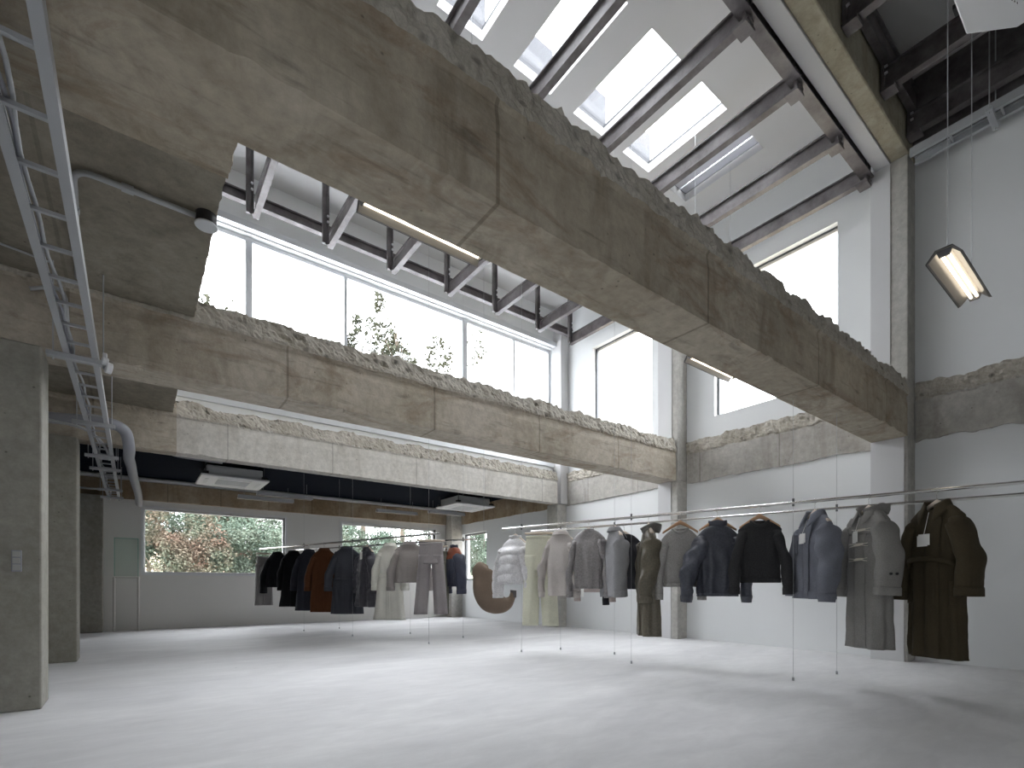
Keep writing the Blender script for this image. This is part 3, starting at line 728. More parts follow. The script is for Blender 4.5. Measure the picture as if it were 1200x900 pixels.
class Garment:
    """upper-body garment; v runs 0 neck .. 1 hem, th runs round (th=-90deg is the front centre)"""
    def __init__(s, root, hw, length, mat, seed, zn=-.10, hem=None, depth=.10, fold=.012, nfold=5, slope=.105, neck=.075, flat=1., quilt=0, waist=None, dip=.045):
        s.dip = dip; s.r, s.hw, s.L, s.mat, s.seed, s.zn, s.hem, s.depth, s.fold, s.nf, s.slope, s.neck, s.flat, s.quilt, s.waist = root, hw, length, mat, seed, zn, hem or hw*1.02, depth, fold, nfold, slope, neck, flat, quilt, waist
    def ab(s, v):
        # returns z, half width a, half depth b
        L = s.L; sl = s.slope
        if v < .12:
            t = v/.12; z = s.zn-sl*t**1.5; a = s.neck+(s.hw-s.neck)*t**.95; b = s.neck*.75+(s.depth*.62-s.neck*.75)*t
            if t > .9: pass
        else:
            t = (v-.12)/.88; z = s.zn-sl-(L-sl)*t
            k = min(1, t/.25)
            a0 = s.hw-.022*math.sin(k*PI/2)
            a = a0+(s.hem-a0)*t**1.3
            b = s.depth*(.62+.38*math.sin(k*PI/2))*(1+.08*t)
            if s.waist:
                wz, amt = s.waist; q = math.exp(-((t-wz)/.09)**2); a *= 1-amt*q; b *= 1-amt*q
        return z, a, b
    def pt(s, th, v, off=0.):
        z, a, b = s.ab(v)
        c, sn = math.cos(th), math.sin(th)
        e = .78
        x = a*math.copysign(abs(c)**e, c); y = b*math.copysign(abs(sn)**e, sn)
        w = max(0, (v-.1))**.8
        d = s.fold*w*(math.sin(s.nf*th+s.seed+1.5*v)+.6*math.sin((s.nf*2+1)*th+2*s.seed-2*v)+1.6*frac(math.cos(th)*1.5+s.seed, math.sin(th)*1.5, v*2.2))
        d += s.fold*.5*frac(x*14+s.seed, y*14, z*7)*min(1, v*6)
        if s.quilt:
            q = abs(math.sin(z*PI/s.quilt+.3*math.sin(3*th)))
            d += .020*q**.6*min(1, v*5)
        n = Vector((c*b, sn*a, 0)).normalized()
        sw = .02*v*math.sin(s.seed*2.3)*s.L
        if v < .12: z -= s.dip*max(0, -sn)**2*(1-v/.12)
        return Vector((x+sw*.4, y+sw*.5, z))+n*(d+off)
    def body(s, name='body', nu=72, nv=44, mat=None):
        rings = []
        for j in range(nv+1):
            v = j/nv; v = v if v > .0 else 0
            rings.append([s.pt(2*PI*i/nu, v) for i in range(nu)])
        m = MB(1.); m.rings(rings)
        return m.build(name, mat or s.mat, s.r, smooth=True, solid=.006, local=True)
    def patch(s, name, th0, th1, v0, v1, off=.006, th=.004, mat=None, nu=6, nv=14, label=None, skew=0.):
        g = [[s.pt(th0+(th1-th0)*i/nu+skew*j/nv, v0+(v1-v0)*j/nv, off) for i in range(nu+1)] for j in range(nv+1)]
        m = MB(1.); m.rings(g, closed=False)
        o = m.build(name, mat or s.mat, s.r, smooth=True, solid=th, local=True)
        if label: o['label'] = label
        return o
    def vz(s, z):   # v of a drop below the neck
        return .12+.88*max(0, (z-s.slope))/(s.L-s.slope)
    def sleeve(s, side, length, r0=.088, r1=.062, out=.05, fwd=-.03, cuff=True, wrk=.005, puff=0, mat=None, cuffmat=None, bend=.015, shoulder_in=.06):
        hw = s.hw; z0 = s.zn-s.slope
        P = [(hw-shoulder_in-.055, 0, z0-.020), (hw-shoulder_in, 0, z0-.035), (hw-.038, 0, z0-.075), (hw+out*.4-.02, fwd*.2, z0-.20), (hw+out*.75, fwd*.5+bend*.3, z0-length*.55), (hw+out*.95, fwd+bend*-.2, z0-length*.8), (hw+out, fwd-bend*.6, z0-length)]
        P = [Vector((side*x, y, z)) for x, y, z in P]
        path = smooth_path(P, 8); n = 26; rings = []
        tot = len(path)-1
        for i, p in enumerate(path):
            t = (path[min(i+1, tot)]-path[max(i-1, 0)]).normalized()
            ref = Vector((0, 1, 0)); x = ref.cross(t).normalized(); y = t.cross(x).normalized()
            u = i/tot
            rr = r0+(r1-r0)*max(0, (u-.25)/.75)
            k = min(1, .30+u*3.2)
            if puff: rr += puff*math.sin(min(1, u*1.0)*PI)**.6
            if s.quilt: rr += .016*abs(math.sin(u*length*PI/s.quilt))**.6*min(1, u*4)
            ring = []
            for q in range(n):
                a = 2*PI*q/n
                wr = wrk*(math.sin(u*26+3*math.sin(a)+s.seed*side)+.8*math.sin(u*11+2*a+s.seed))*math.exp(-((u-.6)/.26)**2)+wrk*.8*frac(p.x*9+math.cos(a), p.z*9+s.seed, math.sin(a))
                ra = (rr*(.44+.28*u)*k+wr)*(1 if u > .12 else .7+u*2.5); q0 = min(1, u/.33); q0 = q0*q0*(3-2*q0); rb = s.depth*.42*(1-q0)+rr*q0+wr
                ring.append(p+x*(math.cos(a)*ra)+y*(math.sin(a)*rb))
            rings.append(ring)
        m = MB(1.); m.rings(rings, True, True, False)
        o = m.build('sleeve', mat or s.mat, s.r, smooth=True, solid=.005, local=True)
        if cuff:
            ends = rings[-5:]; cr = []
            for j, rg in enumerate(ends):
                c = sum(rg, Vector())/n; cr.append([c+(p-c)*(1.07 if j not in (0,) else 1.02) for p in rg])
            c = sum(cr[-1], Vector())/n; dn = (path[-1]-path[-4]).normalized()*.012
            cr.append([p+dn for p in cr[-1]])
            m = MB(1.); m.rings(cr); m.build('cuff', cuffmat or mat or s.mat, o, smooth=True, solid=.006, local=True)
        return path, rings
    def collar_stand(s, h=.05, flare=.01, mat=None, thick=.008, tilt=0.):
        rings = []; n = 40
        for j in range(7):
            t = j/6; rings.append([Vector((math.cos(2*PI*i/n)*(s.neck+flare*t+.006*math.sin(PI*t)), math.sin(2*PI*i/n)*(s.neck*.8+flare*t+.006*math.sin(PI*t))-tilt*t, s.zn-.012+h*t-s.dip*.8*max(0, -math.sin(2*PI*i/n))**2*(1-t*.6)+.004*math.sin(5*2*PI*i/n+s.seed))) for i in range(n)])
        m = MB(1.); m.rings(rings); return m.build('collar', mat or s.mat, s.r, smooth=True, solid=thick, local=True)
    def collar_fold(s, w=.075, point=.05, rise=.035, mat=None, gap=.75, lapel=False):
        """fold-over collar, open at the front, with two points"""
        n = 44; rows = []
        for j in range(9):
            t = j/8; row = []
            for i in range(n+1):
                a = -PI/2+gap*.5+(2*PI-gap)*i/n
                fr = max(0, 1-min(i, n-i)/(n*.22))           # near the front ends
                r = s.neck*(1.0) + .004
                if t < .35:
                    q = t/.35; rr = r+.004*q; z = s.zn-.01+(rise+.012)*q-.006*fr*q
                else:
                    q = (t-.35)/.65; rr = r+.008+.026*q+.020*fr*q; z = s.zn+rise-(w*(.72)+point*fr**1.6)*q
                z -= s.dip*max(0, -math.sin(a))**2
                row.append(Vector((math.cos(a)*rr, math.sin(a)*rr*.84-.016*fr*q if t >= .35 else math.sin(a)*rr*.84, z)))
            rows.append(row)
        m = MB(1.); m.rings(rows, closed=False); return m.build('collar', mat or s.mat, s.r, smooth=True, solid=.006, local=True)
    def rib(s, name, v0, v1, off=.002, mat=None):
        nu = 96; rows = []
        for j in range(6):
            t = j/5; rows.append([s.pt(2*PI*i/nu, v0+(v1-v0)*t, off+.002*math.sin(i*PI)+(.003 if i % 2 else 0)) for i in range(nu)])
        m = MB(1.); m.rings(rows); return m.build(name, mat or s.mat, s.r, smooth=True, solid=.006, local=True)
    def neck_rib(s, mat=None, r=.013):
        n = 36; pts = [Vector((math.cos(2*PI*i/n)*(s.neck+.004), math.sin(2*PI*i/n)*(s.neck*.75+.004), s.zn+.004-s.dip*max(0, -math.sin(2*PI*i/n))**2)) for i in range(n+1)]
        m = MB(1.); m.tube(pts, r, 8, caps=False); return m.build('neckband', mat or s.mat, s.r, smooth=True, local=True)
    def buttons(s, vs, th=-PI/2, mat=None, r=.011, off=.012):
        for v in vs:
            p = s.pt(th, v, off); q = s.pt(th, v, off+.006)
            m = MB(1.); m.tube([p, q], r, 12); m.build('button', mat or M['black'], s.r, local=True)
    def tag_card(s, v=.3, th=-PI/2, w=.045, h=.065, drop=.16):
        p = s.pt(th, s.vz(drop), .03)
        q = s.pt(th, .06, .02)
        m = MB(1.); m.box((p.x-w/2, p.y-.004, p.z-h/2), (p.x+w/2, p.y-.002, p.z+h/2)); m.build('swing_tag', M['card'], s.r, local=True)
        m = MB(1.); m.box((p.x-w/2-.012, p.y-.001, p.z-h/2-.008), (p.x+w/2-.02, p.y+.001, p.z+h/2-.012)); m.build('swing_tag', M['card'], s.r, local=True)
        m = MB(1.); m.tube([(q.x, q.y-.004, q.z), (p.x, p.y-.003, p.z+h/2)], .0018, 5); m.build('tag_string', M['card'], s.r, local=True)
    def belt(s, v, off=.012, w=.035, mat=None, sag=0., tail=True, slack=0.):
        nu = 80; rows = []
        zt = s.vz
        for j in range(4):
            t = j/3
            rows.append([s.pt(2*PI*i/nu, v+(w*t-sag*max(0, -math.sin(2*PI*i/nu))**2*-1)/s.L, off+.01*0+slack*max(0, -math.sin(2*PI*i/nu))**2+.006*math.sin(i*.7+s.seed)*0) for i in range(nu)])
        m = MB(1.); m.rings(rows); m.build('belt', mat or s.mat, s.r, smooth=True, solid=.006, local=True)
    def hood(s, mat=None, size=1., back=.06, side=0.):
        """empty hood lying on the back of the collar"""
        rows = []; nj, ni = 14, 28
        for j in range(nj+1):
            t = j/nj; row = []
            for i in range(ni+1):
                a = -.35*PI+ (1.7*PI)*i/ni           # opening to the front
                a = PI*(-.42)+PI*1.84*i/ni
                R = s.neck*1.08+.026*size*math.sin(t*PI*.62)
                z = s.zn-.02+.055*size*math.sin(t*PI*.9)-.02*t*max(0, math.sin(a))-s.dip*max(0, -math.sin(a))
                y = math.sin(a)*R*.9+back*t*max(0, math.sin(a))+.015
                x = math.cos(a)*R*(1+.12*t)+side*t*max(0, math.sin(a))
                if t > .6: 
                    q = (t-.6)/.4; R2 = 1-.30*q; x *= R2; y = y*R2+.01*q; z -= .02*q
                d = .006*frac(x*20, y*20, z*20+s.seed)
                row.append(Vector((x+d, y+d, z+d)))
            rows.append(row)
        m = MB(1.); m.rings(rows, closed=False); return m.build('hood', mat or s.mat, s.r, smooth=True, solid=.008, local=True)

def hanger(X, Y, rz, label, mat='palewood', hw=.17, clips=False, zn=0.):
    r = empty('clothes_hanger', (X, Y, ZRL), rz)
    m = MB(1.)
    pts = [(hw*(k-9)/9, 0, -.094-(.0 if clips else .60)*hw*(abs(k-9)/9)**1.12) for k in range(19)]
    rings = []
    for x, y, z in pts:
        h = .011+.012*(1-abs(x)/hw); w = .012+.010*(abs(x)/hw)**2
        rings.append([Vector((x, y+math.cos(a)*w, z+math.sin(a)*h+zn)) for a in [2*PI*q/10 for q in range(10)]])
    m.rings(rings, True, True, True); m.build('hanger_bar', M[mat], r, smooth=True, local=True)
    m = MB(1.); hp = [(0, 0, -.085+zn), (0, 0, -.045)]+[(.0+.019*math.cos(a)-.0, 0, .019*math.sin(a)-.003) for a in [(-90+i*20)*PI/180 for i in range(0, 15)]]
    m.tube(hp, .0024, 6); m.build('hook', M['stainless'], r, smooth=True, local=True)
    if clips:
        for sx in (-1, 1):
            m = MB(1.); m.box((sx*hw*.8-.015, -.014, -.165+zn), (sx*hw*.8+.015, .014, -.125+zn)); m.build('clip', M['stainless'], r, bevel=.002, local=True)
    return tag(r, ' '.join(label.split()[:16]), 'hanger', 'clothes hangers')

def cam_yaw(X, Y, rel):
    return math.atan2(-Y, -X)+PI/2+math.radians(rel)

def trousers(root, wst, length, mat, seed, ztop=-.13, leg=.12, hemr=.10, spread=.10, crotch=.28, fold=.006):
    # waist/hip yoke
    n = 56; rings = []
    for j in range(13):
        t = j/12; z = ztop-crotch*t
        a = wst*(1+.10*t); b = .045+.035*t
        rings.append([Vector((a*math.copysign(abs(math.cos(2*PI*i/n))**.8, math.cos(2*PI*i/n)), b*math.copysign(abs(math.sin(2*PI*i/n))**.8, math.sin(2*PI*i/n)), z))*1.+Vector((fold*t*math.sin(4*2*PI*i/n+seed), fold*t*math.cos(5*2*PI*i/n+seed), 0)) for i in range(n)])
    m = MB(1.); m.rings(rings, True, False, True); m.build('hip_section', mat, root, smooth=True, solid=.0, local=True)
    m = MB(1.); m.rings([[Vector((p.x*1.02, p.y*1.08, ztop+.004-.04*j/2)) for p in rings[0]] for j in range(3)]); m.build('waistband', mat, root, smooth=True, solid=.005, local=True)
    for sd in (-1, 1):
        rg = []
        for j in range(25):
            t = j/24; z = ztop-crotch*.55-(length-crotch*.55)*t
            cx = sd*(wst*.52+spread*t); a = (leg*(1-t)+hemr*t); b = (.075*(1-t)+hemr*.62*t)
            rg.append([Vector((cx+a*math.cos(2*PI*i/30)+fold*t*math.sin(6*PI*i/15+seed+2*t), b*math.sin(2*PI*i/30)*(1+.12*math.sin(4*2*PI*i/30+seed))+fold*1.6*t*math.sin(3*2*PI*i/30+seed*2+3*t), z)) for i in range(30)])
        m = MB(1.); m.rings(rg, True, True, False); m.build('trouser_leg', mat, root, smooth=True, solid=.004, local=True)

def groot(name, rl, X, Y, rel, label, cat, group):
    r = empty(name, (X, Y, ZRL), cam_yaw(X, Y, rel)); tag(r, label, cat, group); return r
GR = 'garments on the right clothes rails'; GL = 'garments on the left clothes rails'
f_ = fabric

# ---- right group -------------------------------------------------
# long olive coat
def coat_olive():
    X, Y = 5.792, 1.28; rel = -38; mt = f_((.062, .050, .031), 'wool')
    r = groot('coat', 'R1', X, Y, rel, 'long dark olive belted coat nearest the camera, with square white tags', 'coat', GR)
    g = Garment(r, .20, 1.17, mt, 1.3, zn=-.115, hem=.205, depth=.09, fold=.015, nfold=4, neck=.07)
    g.body(); g.sleeve(1, .58, .115, .095, out=.06, fwd=-.04, cuff=True); g.sleeve(-1, .62, .105, .085, out=.05, fwd=-.02, cuff=True)
    g.collar_fold(.10, .075, .04); g.patch('placket', -PI/2-.04, -PI/2+.36, .07, 1., .008, .008); g.belt(g.vz(.46), sag=-.06, slack=.05)
    g.patch('pocket_flap', -PI/2+.75, -PI/2+1.1, g.vz(.58), g.vz(.76), .010, .008); g.patch('pocket_flap', -PI/2-1.05, -PI/2-.72, g.vz(.58), g.vz(.76), .010, .008)
    g.tag_card(drop=.27, w=.085, h=.085); hanger(X, Y, r.rotation_euler.z, 'pale wooden hanger inside the long dark olive coat')
coat_olive()
def duffle():
    X, Y = 5.666, 1.767; rel = -50; mt = f_((.27, .262, .25), 'wool')
    r = groot('duffle_coat', 'R1', X, Y, rel, 'long grey duffle coat with pale toggles and a hood', 'coat', GR)
    g = Garment(r, .20, 1.13, mt, 2.9, zn=-.115, hem=.18, depth=.10, fold=.012, nfold=4, neck=.068)
    g.body(); g.sleeve(1, .58, .115, .095, out=.03, fwd=-.03); g.sleeve(-1, .60, .105, .085, out=.05, fwd=-.03)
    g.hood(back=.10, size=1.25); g.collar_fold(.09, .06, .03); g.patch('placket', -PI/2-.08, -PI/2+.30, .07, 1., .008, .008)
    g.patch('storm_flap', -PI/2-1.3, -PI/2+1.4, .07, .20, .012, .006, nu=20)
    for sx, th in ((1, -PI/2+1.0), (-1, -PI/2-1.0)): g.patch('pocket_flap', th-.25, th+.25, g.vz(.60), g.vz(.68), .012, .010)
    for k, dz in enumerate((.17, .29, .41)):
        v = g.vz(dz); p = g.pt(-PI/2+.1, v, .020)
        m = MB(1.); m.tube([p+Vector((-.045, 0, -.004)), p+Vector((-.02, -.003, 0)), p+Vector((.02, -.003, .002)), p+Vector((.045, 0, .006))], [.006, .011, .011, .006], 10); m.build('toggle', M['cord'], r, smooth=True, local=True)
        for dzz in (-.012, .012):
            m = MB(1.); m.tube([g.pt(-PI/2-.3, v, .012)+Vector((0, 0, dzz)), p+Vector((-.03, 0, dzz*.4)), p+Vector((.03, 0, dzz*.4)), g.pt(-PI/2+.5, v, .012)+Vector((0, 0, dzz))], .0028, 6); m.build('cord_loop', M['cord'], r, smooth=True, local=True)
    g.tag_card(drop=.22, w=.045, h=.09); hanger(X, Y, r.rotation_euler.z, 'pale wooden hanger inside the grey duffle coat')
    for sd in (1,):
        m = MB(1.); 
        for dx in (-.02, .03): m.tube([(g.hw+.05+.055, -.06+dx, g.zn-.53), (g.hw+.05+.065, -.06+dx, g.zn-.53)], .010, 10)
        m.build('cuff_button', M['black'], r, local=True)
duffle()
def denim():
    X, Y = 5.554, 2.201; rel = -52; mt = f_((.19, .20, .235), 'denim')
    r = groot('jacket', 'R1', X, Y, rel, 'faded blue-grey shirt jacket with a white tag, between black sweater and duffle coat', 'jacket', GR)
    g = Garment(r, .19, .72, mt, 4.1, zn=-.115, hem=.175, depth=.09, fold=.012, nfold=4, neck=.066)
    g.body(); g.sleeve(1, .64, .105, .065, out=.03, fwd=-.06, puff=.015, wrk=.012); g.sleeve(-1, .60, .10, .06, out=.03, fwd=-.04)
    g.collar_fold(.085, .06, .04); g.patch('placket', -PI/2-.06, -PI/2+.22, .08, 1., .007, .006); g.rib('hem_band', .93, 1.02, .006)
    for th in (-PI/2+.85, -PI/2-.75): g.patch('chest_pocket', th-.26, th+.26, g.vz(.20), g.vz(.34), .008, .005)
    g.tag_card(drop=.21, w=.07, h=.08); hanger(X, Y, r.rotation_euler.z, 'pale wooden hanger inside the faded blue-grey jacket')
denim()
def blacksweater():
    X, Y = 5.424, 2.704; rel = 6; mt = f_((.042, .042, .044), 'knit')
    r = groot('sweater', 'R1', X, Y, rel, 'black crew-neck sweater on a brown wooden hanger', 'sweater', GR)
    g = Garment(r, .185, .56, mt, 5.7, zn=-.145, hem=.165, depth=.065, fold=.006, nfold=4, neck=.07, slope=.075)
    g.body(); g.sleeve(1, .585, .098, .06, out=.045, fwd=-.02, wrk=.005); g.sleeve(-1, .585, .098, .06, out=.03, fwd=-.05, wrk=.006)
    g.neck_rib(); g.rib('hem_rib', .93, 1.01, .002); hanger(X, Y, r.rotation_euler.z, 'brown wooden hanger holding the black sweater', 'wood')
blacksweater()
def navy():
    X, Y = 5.314, 3.127; rel = 196; mt = f_((.070, .075, .095), 'shell'); r = groot('jacket', 'R1', X, Y, rel, 'dark slate-blue blouson with a tall stand collar and full sleeves', 'jacket', GR)
    g = Garment(r, .20, .66, mt, 7.7, zn=-.16, hem=.19, depth=.10, fold=.016, nfold=5, neck=.075)
    g.body(); g.sleeve(1, .62, .12, .065, out=.10, fwd=.02, puff=.025, wrk=.018); g.sleeve(-1, .62, .11, .055, out=.06, fwd=.02, puff=.01, wrk=.014)
    g.collar_stand(.062, .012); g.rib('hem_band', .94, 1.03, -.008); hanger(X, Y, r.rotation_euler.z, 'reddish wooden hanger inside the slate-blue blouson', 'wood')
navy()
def lightsweater():
    X, Y = 5.206, 3.545; rel = 0; mt = f_((.36, .35, .335), 'knit'); r = groot('sweater', 'R1', X, Y, rel, 'light grey crew-neck sweater between the olive parka and the slate-blue blouson', 'sweater', GR)
    g = Garment(r, .185, .58, mt, 8.8, zn=-.165, hem=.165, depth=.06, fold=.006, nfold=4, neck=.07)
    g.body(); g.sleeve(1, .60, .095, .055, out=.02, fwd=-.02, wrk=.005); g.sleeve(-1, .60, .095, .055, out=.02, fwd=-.02, wrk=.005)
    g.neck_rib(); g.rib('hem_rib', .93, 1.01, .002); hanger(X, Y, r.rotation_euler.z, 'brown wooden hanger holding the light grey sweater', 'wood')
lightsweater()
def parka():
    X, Y = 5.107, 3.928; rel = -78; mt = f_((.13, .115, .085), 'shell'); r = groot('parka', 'R1', X, Y, rel, 'narrow olive brown hooded parka seen edge on', 'coat', GR)
    g = Garment(r, .20, 1.12, mt, 9.5, zn=-.14, hem=.20, depth=.10, fold=.010, nfold=5, neck=.07)
    g.body(); g.sleeve(1, .66, .10, .06, out=.0, fwd=-.07, puff=.008, wrk=.010, bend=.0); g.sleeve(-1, .66, .10, .06, out=.0, fwd=-.02, puff=.008, wrk=.010, bend=.0)
    g.hood(f_((.14, .135, .125), 'shell'), back=.03, size=1.3)['label'] = 'grey hood lining'; g.patch('placket', -PI/2-.1, -PI/2+.25, .08, 1., .008, .006); hanger(X, Y, r.rotation_euler.z, 'wooden hanger inside the olive parka')
parka()
def greyjacket():
    X, Y = 4.993, 4.367; rel = 112; mt = f_((.29, .29, .30), 'wool'); r = groot('jacket', 'R1', X, Y, rel, 'mid grey tailored jacket seen nearly edge on, left of the olive parka', 'jacket', GR)
    g = Garment(r, .20, .73, mt, 3.3, zn=-.125, hem=.195, depth=.09, fold=.012, nfold=4, neck=.066)
    g.body(); g.sleeve(1, .62, .10, .066, out=.0, fwd=.04); g.sleeve(-1, .62, .10, .066, out=.0, fwd=.04)
    g.collar_fold(.07, .03, .03); hanger(X, Y, r.rotation_euler.z, 'wooden hanger inside the mid grey tailored jacket')
greyjacket()
def taupe_sweater():
    X, Y = 4.895, 4.746; rel = 158; mt = f_((.25, .235, .235), 'shell'); r = groot('blouse', 'R1', X, Y, rel, 'taupe gathered blouse hanging between the beige shirt and the grey jacket', 'blouse', GR)
    g = Garment(r, .20, .66, mt, 6.1, zn=-.10, hem=.185, depth=.08, fold=.014, nfold=8, neck=.05, slope=.10)
    g.body(); g.sleeve(1, .66, .09, .05, out=.03, fwd=.02, wrk=.010); g.sleeve(-1, .66, .09, .05, out=.03, fwd=.02, wrk=.010)
    g.neck_rib(r=.006); g.rib('hem_band', .95, 1.02, -.006); hanger(X, Y, r.rotation_euler.z, 'pale wooden hanger inside the taupe blouse')
taupe_sweater()
def beige():
    X, Y = 4.782, 5.181; rel = 150; mt = f_((.50, .465, .44), 'wool'); r = groot('overshirt', 'R1', X, Y, rel, 'pale beige overshirt right of the cream trousers', 'shirt', GR)
    g = Garment(r, .195, .74, mt, 2.2, zn=-.12, hem=.185, depth=.085, fold=.013, nfold=4, neck=.066)
    g.body(); g.sleeve(1, .64, .10, .055, out=.06, fwd=.02, wrk=.012); g.sleeve(-1, .64, .10, .055, out=.02, fwd=.0, wrk=.012)
    g.collar_fold(.07, .04, .03); g.buttons((.5,), -PI/2); hanger(X, Y, r.rotation_euler.z, 'wooden hanger inside the pale beige overshirt')
beige()
def cream():
    X, Y = 4.694, 5.521; rel = 172; mt = f_((.66, .655, .53), 'wool'); r = groot('trousers', 'R1', X, Y, rel, 'long cream yellow trousers clipped to a pinkish hanger', 'trousers', GR)
    trousers(r, .175, 1.10, mt, 1.1, ztop=-.13, leg=.105, hemr=.10, spread=.035, crotch=.42)
    hanger(X, Y, r.rotation_euler.z, 'pinkish trouser hanger with clips above the cream trousers', 'palewood', .19, True)
cream()
def puffer():
    X, Y = 4.58, 5.962; rel = 140; mt = f_((.64, .63, .64), 'shell'); r = groot('puffer_jacket', 'R1', X, Y, rel, 'white quilted puffer jacket at the far end of the right rail', 'jacket', GR)
    g = Garment(r, .205, .56, mt, 3.9, zn=-.14, hem=.215, depth=.135, fold=.010, nfold=5, neck=.07, quilt=.12)
    g.body(); g.sleeve(1, .64, .12, .065, out=.08, fwd=.02, puff=.01); g.sleeve(-1, .62, .12, .065, out=.05, fwd=.02, puff=.01)
    g.collar_stand(.05, .018, thick=.02); g.rib('hem_band', .95, 1.04, -.004); hanger(X, Y, r.rotation_euler.z, 'wooden hanger inside the white puffer jacket')
puffer()
def black_r2():
    X, Y = rail_pt('R2', 4.70), 4.70; rel = 158; mt = f_((.03, .03, .035), 'wool'); r = groot('cardigan', 'R2', X, Y, rel, 'black cardigan mostly hidden behind the taupe blouse', 'cardigan', GR)
    g = Garment(r, .21, .66, mt, 3.4, zn=-.12, hem=.22, depth=.09, fold=.01, nfold=4); g.body(); g.sleeve(1, .74, .08, .05, out=.03, fwd=.0); g.sleeve(-1, .74, .08, .05, out=.03, fwd=.0)
    hanger(X, Y, r.rotation_euler.z, 'hanger inside the hidden black cardigan')
    X, Y = rail_pt('R2', 5.15), 5.15; mt = f_((.42, .36, .34), 'wool'); r = groot('shirt', 'R2', X, Y, 150, 'pinkish shirt with a printed white tag peeking out behind the taupe blouse', 'shirt', GR)
    g = Garment(r, .22, .70, mt, 1.4, zn=-.12, hem=.22, depth=.09, fold=.01, nfold=4); g.body(); g.sleeve(1, .70, .08, .05, out=.03, fwd=.0); g.sleeve(-1, .70, .08, .05, out=.03, fwd=.0)
    p = g.pt(PI/2-.4, .98, .02); m = MB(1.); m.box((p.x-.03, p.y, p.z-.07), (p.x+.03, p.y+.003, p.z+.03)); m.build('swing_tag', M['card'], r, local=True)
    hanger(X, Y, r.rotation_euler.z, 'hanger inside the hidden pinkish shirt')
black_r2()

# ---- left group --------------------------------------------------
def coat_simple(kind, X, Y, rel, col, fk, L, label, hw=.20, hem=None, out=.04, sl=.60, belt=None, collar='fold', zn=-.115, cat='coat', sr=(.115, .08), depth=.095, seed=1., extra=None, waist=None, quilt=0, fold=.012, hlabel=None):
    mt = f_(col, fk); r = groot(kind, '', X, Y, rel, label, cat, GL)
    g = Garment(r, hw, L, mt, seed, zn=zn, hem=hem or hw*1.1, depth=depth, fold=fold, nfold=4, neck=.068, waist=waist, quilt=quilt)
    g.body(nu=56, nv=34); g.sleeve(1, sl, sr[0], sr[1], out=out, fwd=.0); g.sleeve(-1, sl, sr[0], sr[1], out=out, fwd=.0)
    if collar == 'fold': g.collar_fold(.075, .04, .03)
    elif collar == 'stand': g.collar_stand(.05, .01)
    elif collar == 'crew': g.neck_rib()
    g.patch('back_vent', PI/2-.03, PI/2+.12, .55, 1., .005, .005)
    g.patch('placket', -PI/2-.05, -PI/2+.3, .09, 1., .007, .006)
    if belt: g.belt(g.vz(belt), off=.010, w=.04)
    if extra: extra(g)
    hanger(X, Y, r.rotation_euler.z, hlabel or ('wooden hanger inside the '+label.split(',')[0]))
    return g
r = groot('trousers', 'L1', 2.464, 13.029, 185, 'grey straight trousers at the far left end of the left rail', 'trousers', GL)
trousers(r, .12, .98, f_((.20, .19, .185), 'wool'), 2.2, ztop=-.16, leg=.085, hemr=.085, spread=.02); hanger(2.464, 13.029, r.rotation_euler.z, 'trouser hanger above the far grey straight trousers', clips=True, hw=.14)
coat_simple('jacket', 2.635, 12.42, 150, (.010, .010, .012), 'wool', .66, 'short black wool jacket beside the grey trousers', seed=2., hem=.24, out=.09, cat='jacket', sl=.66)
coat_simple('coat', 2.825, 11.746, 160, (.008, .008, .009), 'wool', 1.02, 'long plain black coat, third garment on the left rail', seed=3.1, hem=.24)
coat_simple('coat', 2.992, 11.152, 155, (.032, .034, .045), 'wool', 1.08, 'long dark navy coat left of the rust brown coat', seed=4.3, out=.08, hem=.24)
coat_simple('coat', 3.148, 10.596, 160, (.10, .040, .018), 'wool', 1.09, 'long rust brown coat in the middle of the left rail', seed=5.2, hw=.21, out=.08, hem=.25)
coat_simple('coat', 3.761, 11.503, 160, (.012, .012, .013), 'wool', 1.05, 'black coat on the rear rail just right of the rust brown coat', seed=6.2, hem=.24)
coat_simple('coat', 3.36, 9.85, 165, (.055, .058, .070), 'wool', 1.10, 'long slate navy coat with a belt, right of the black coat', seed=7.3, hw=.22, out=.09, belt=.50, hem=.26, waist=(.36, .07))
def qx(g): g.tag_card(drop=.08, w=.06, h=.12)
coat_simple('quilted_coat', 3.532, 9.227, -58, (.060, .058, .072), 'shell', .93, 'dark shiny quilted coat with a white tag at its neck', seed=8.1, hem=.25, quilt=.09, collar='stand', extra=qx, zn=-.15)
coat_simple('coat', 3.715, 8.578, 158, (.70, .69, .63), 'wool', 1.15, 'long off-white belted coat reaching lowest on the left rail', seed=9.4, hw=.19, hem=.255, out=.05, belt=.46, waist=(.33, .12), sl=.58)
coat_simple('jacket', 3.858, 8.068, 170, (.29, .265, .255), 'wool', .58, 'short taupe jacket with wrinkled sleeves beside the off-white coat', seed=1.7, hw=.225, hem=.22, out=.06, cat='jacket', sl=.58, fold=.014)
r = groot('trousers', 'L1', 4.003, 7.552, 176, 'wide mauve taupe trousers at the near end of the left rail', 'trousers', GL)
trousers(r, .165, 1.02, f_((.25, .23, .235), 'wool'), 4.4, ztop=-.13, leg=.09, hemr=.095, spread=.06, crotch=.30); hanger(4.003, 7.552, r.rotation_euler.z, 'trouser hanger above the mauve taupe trousers', clips=True, hw=.2)
def rx(g):
    g.patch('yoke', 0, 2*PI, .03, .27, .006, .006, f_((.24, .065, .03), 'shell'), nu=56, nv=10, label='rust orange yoke')
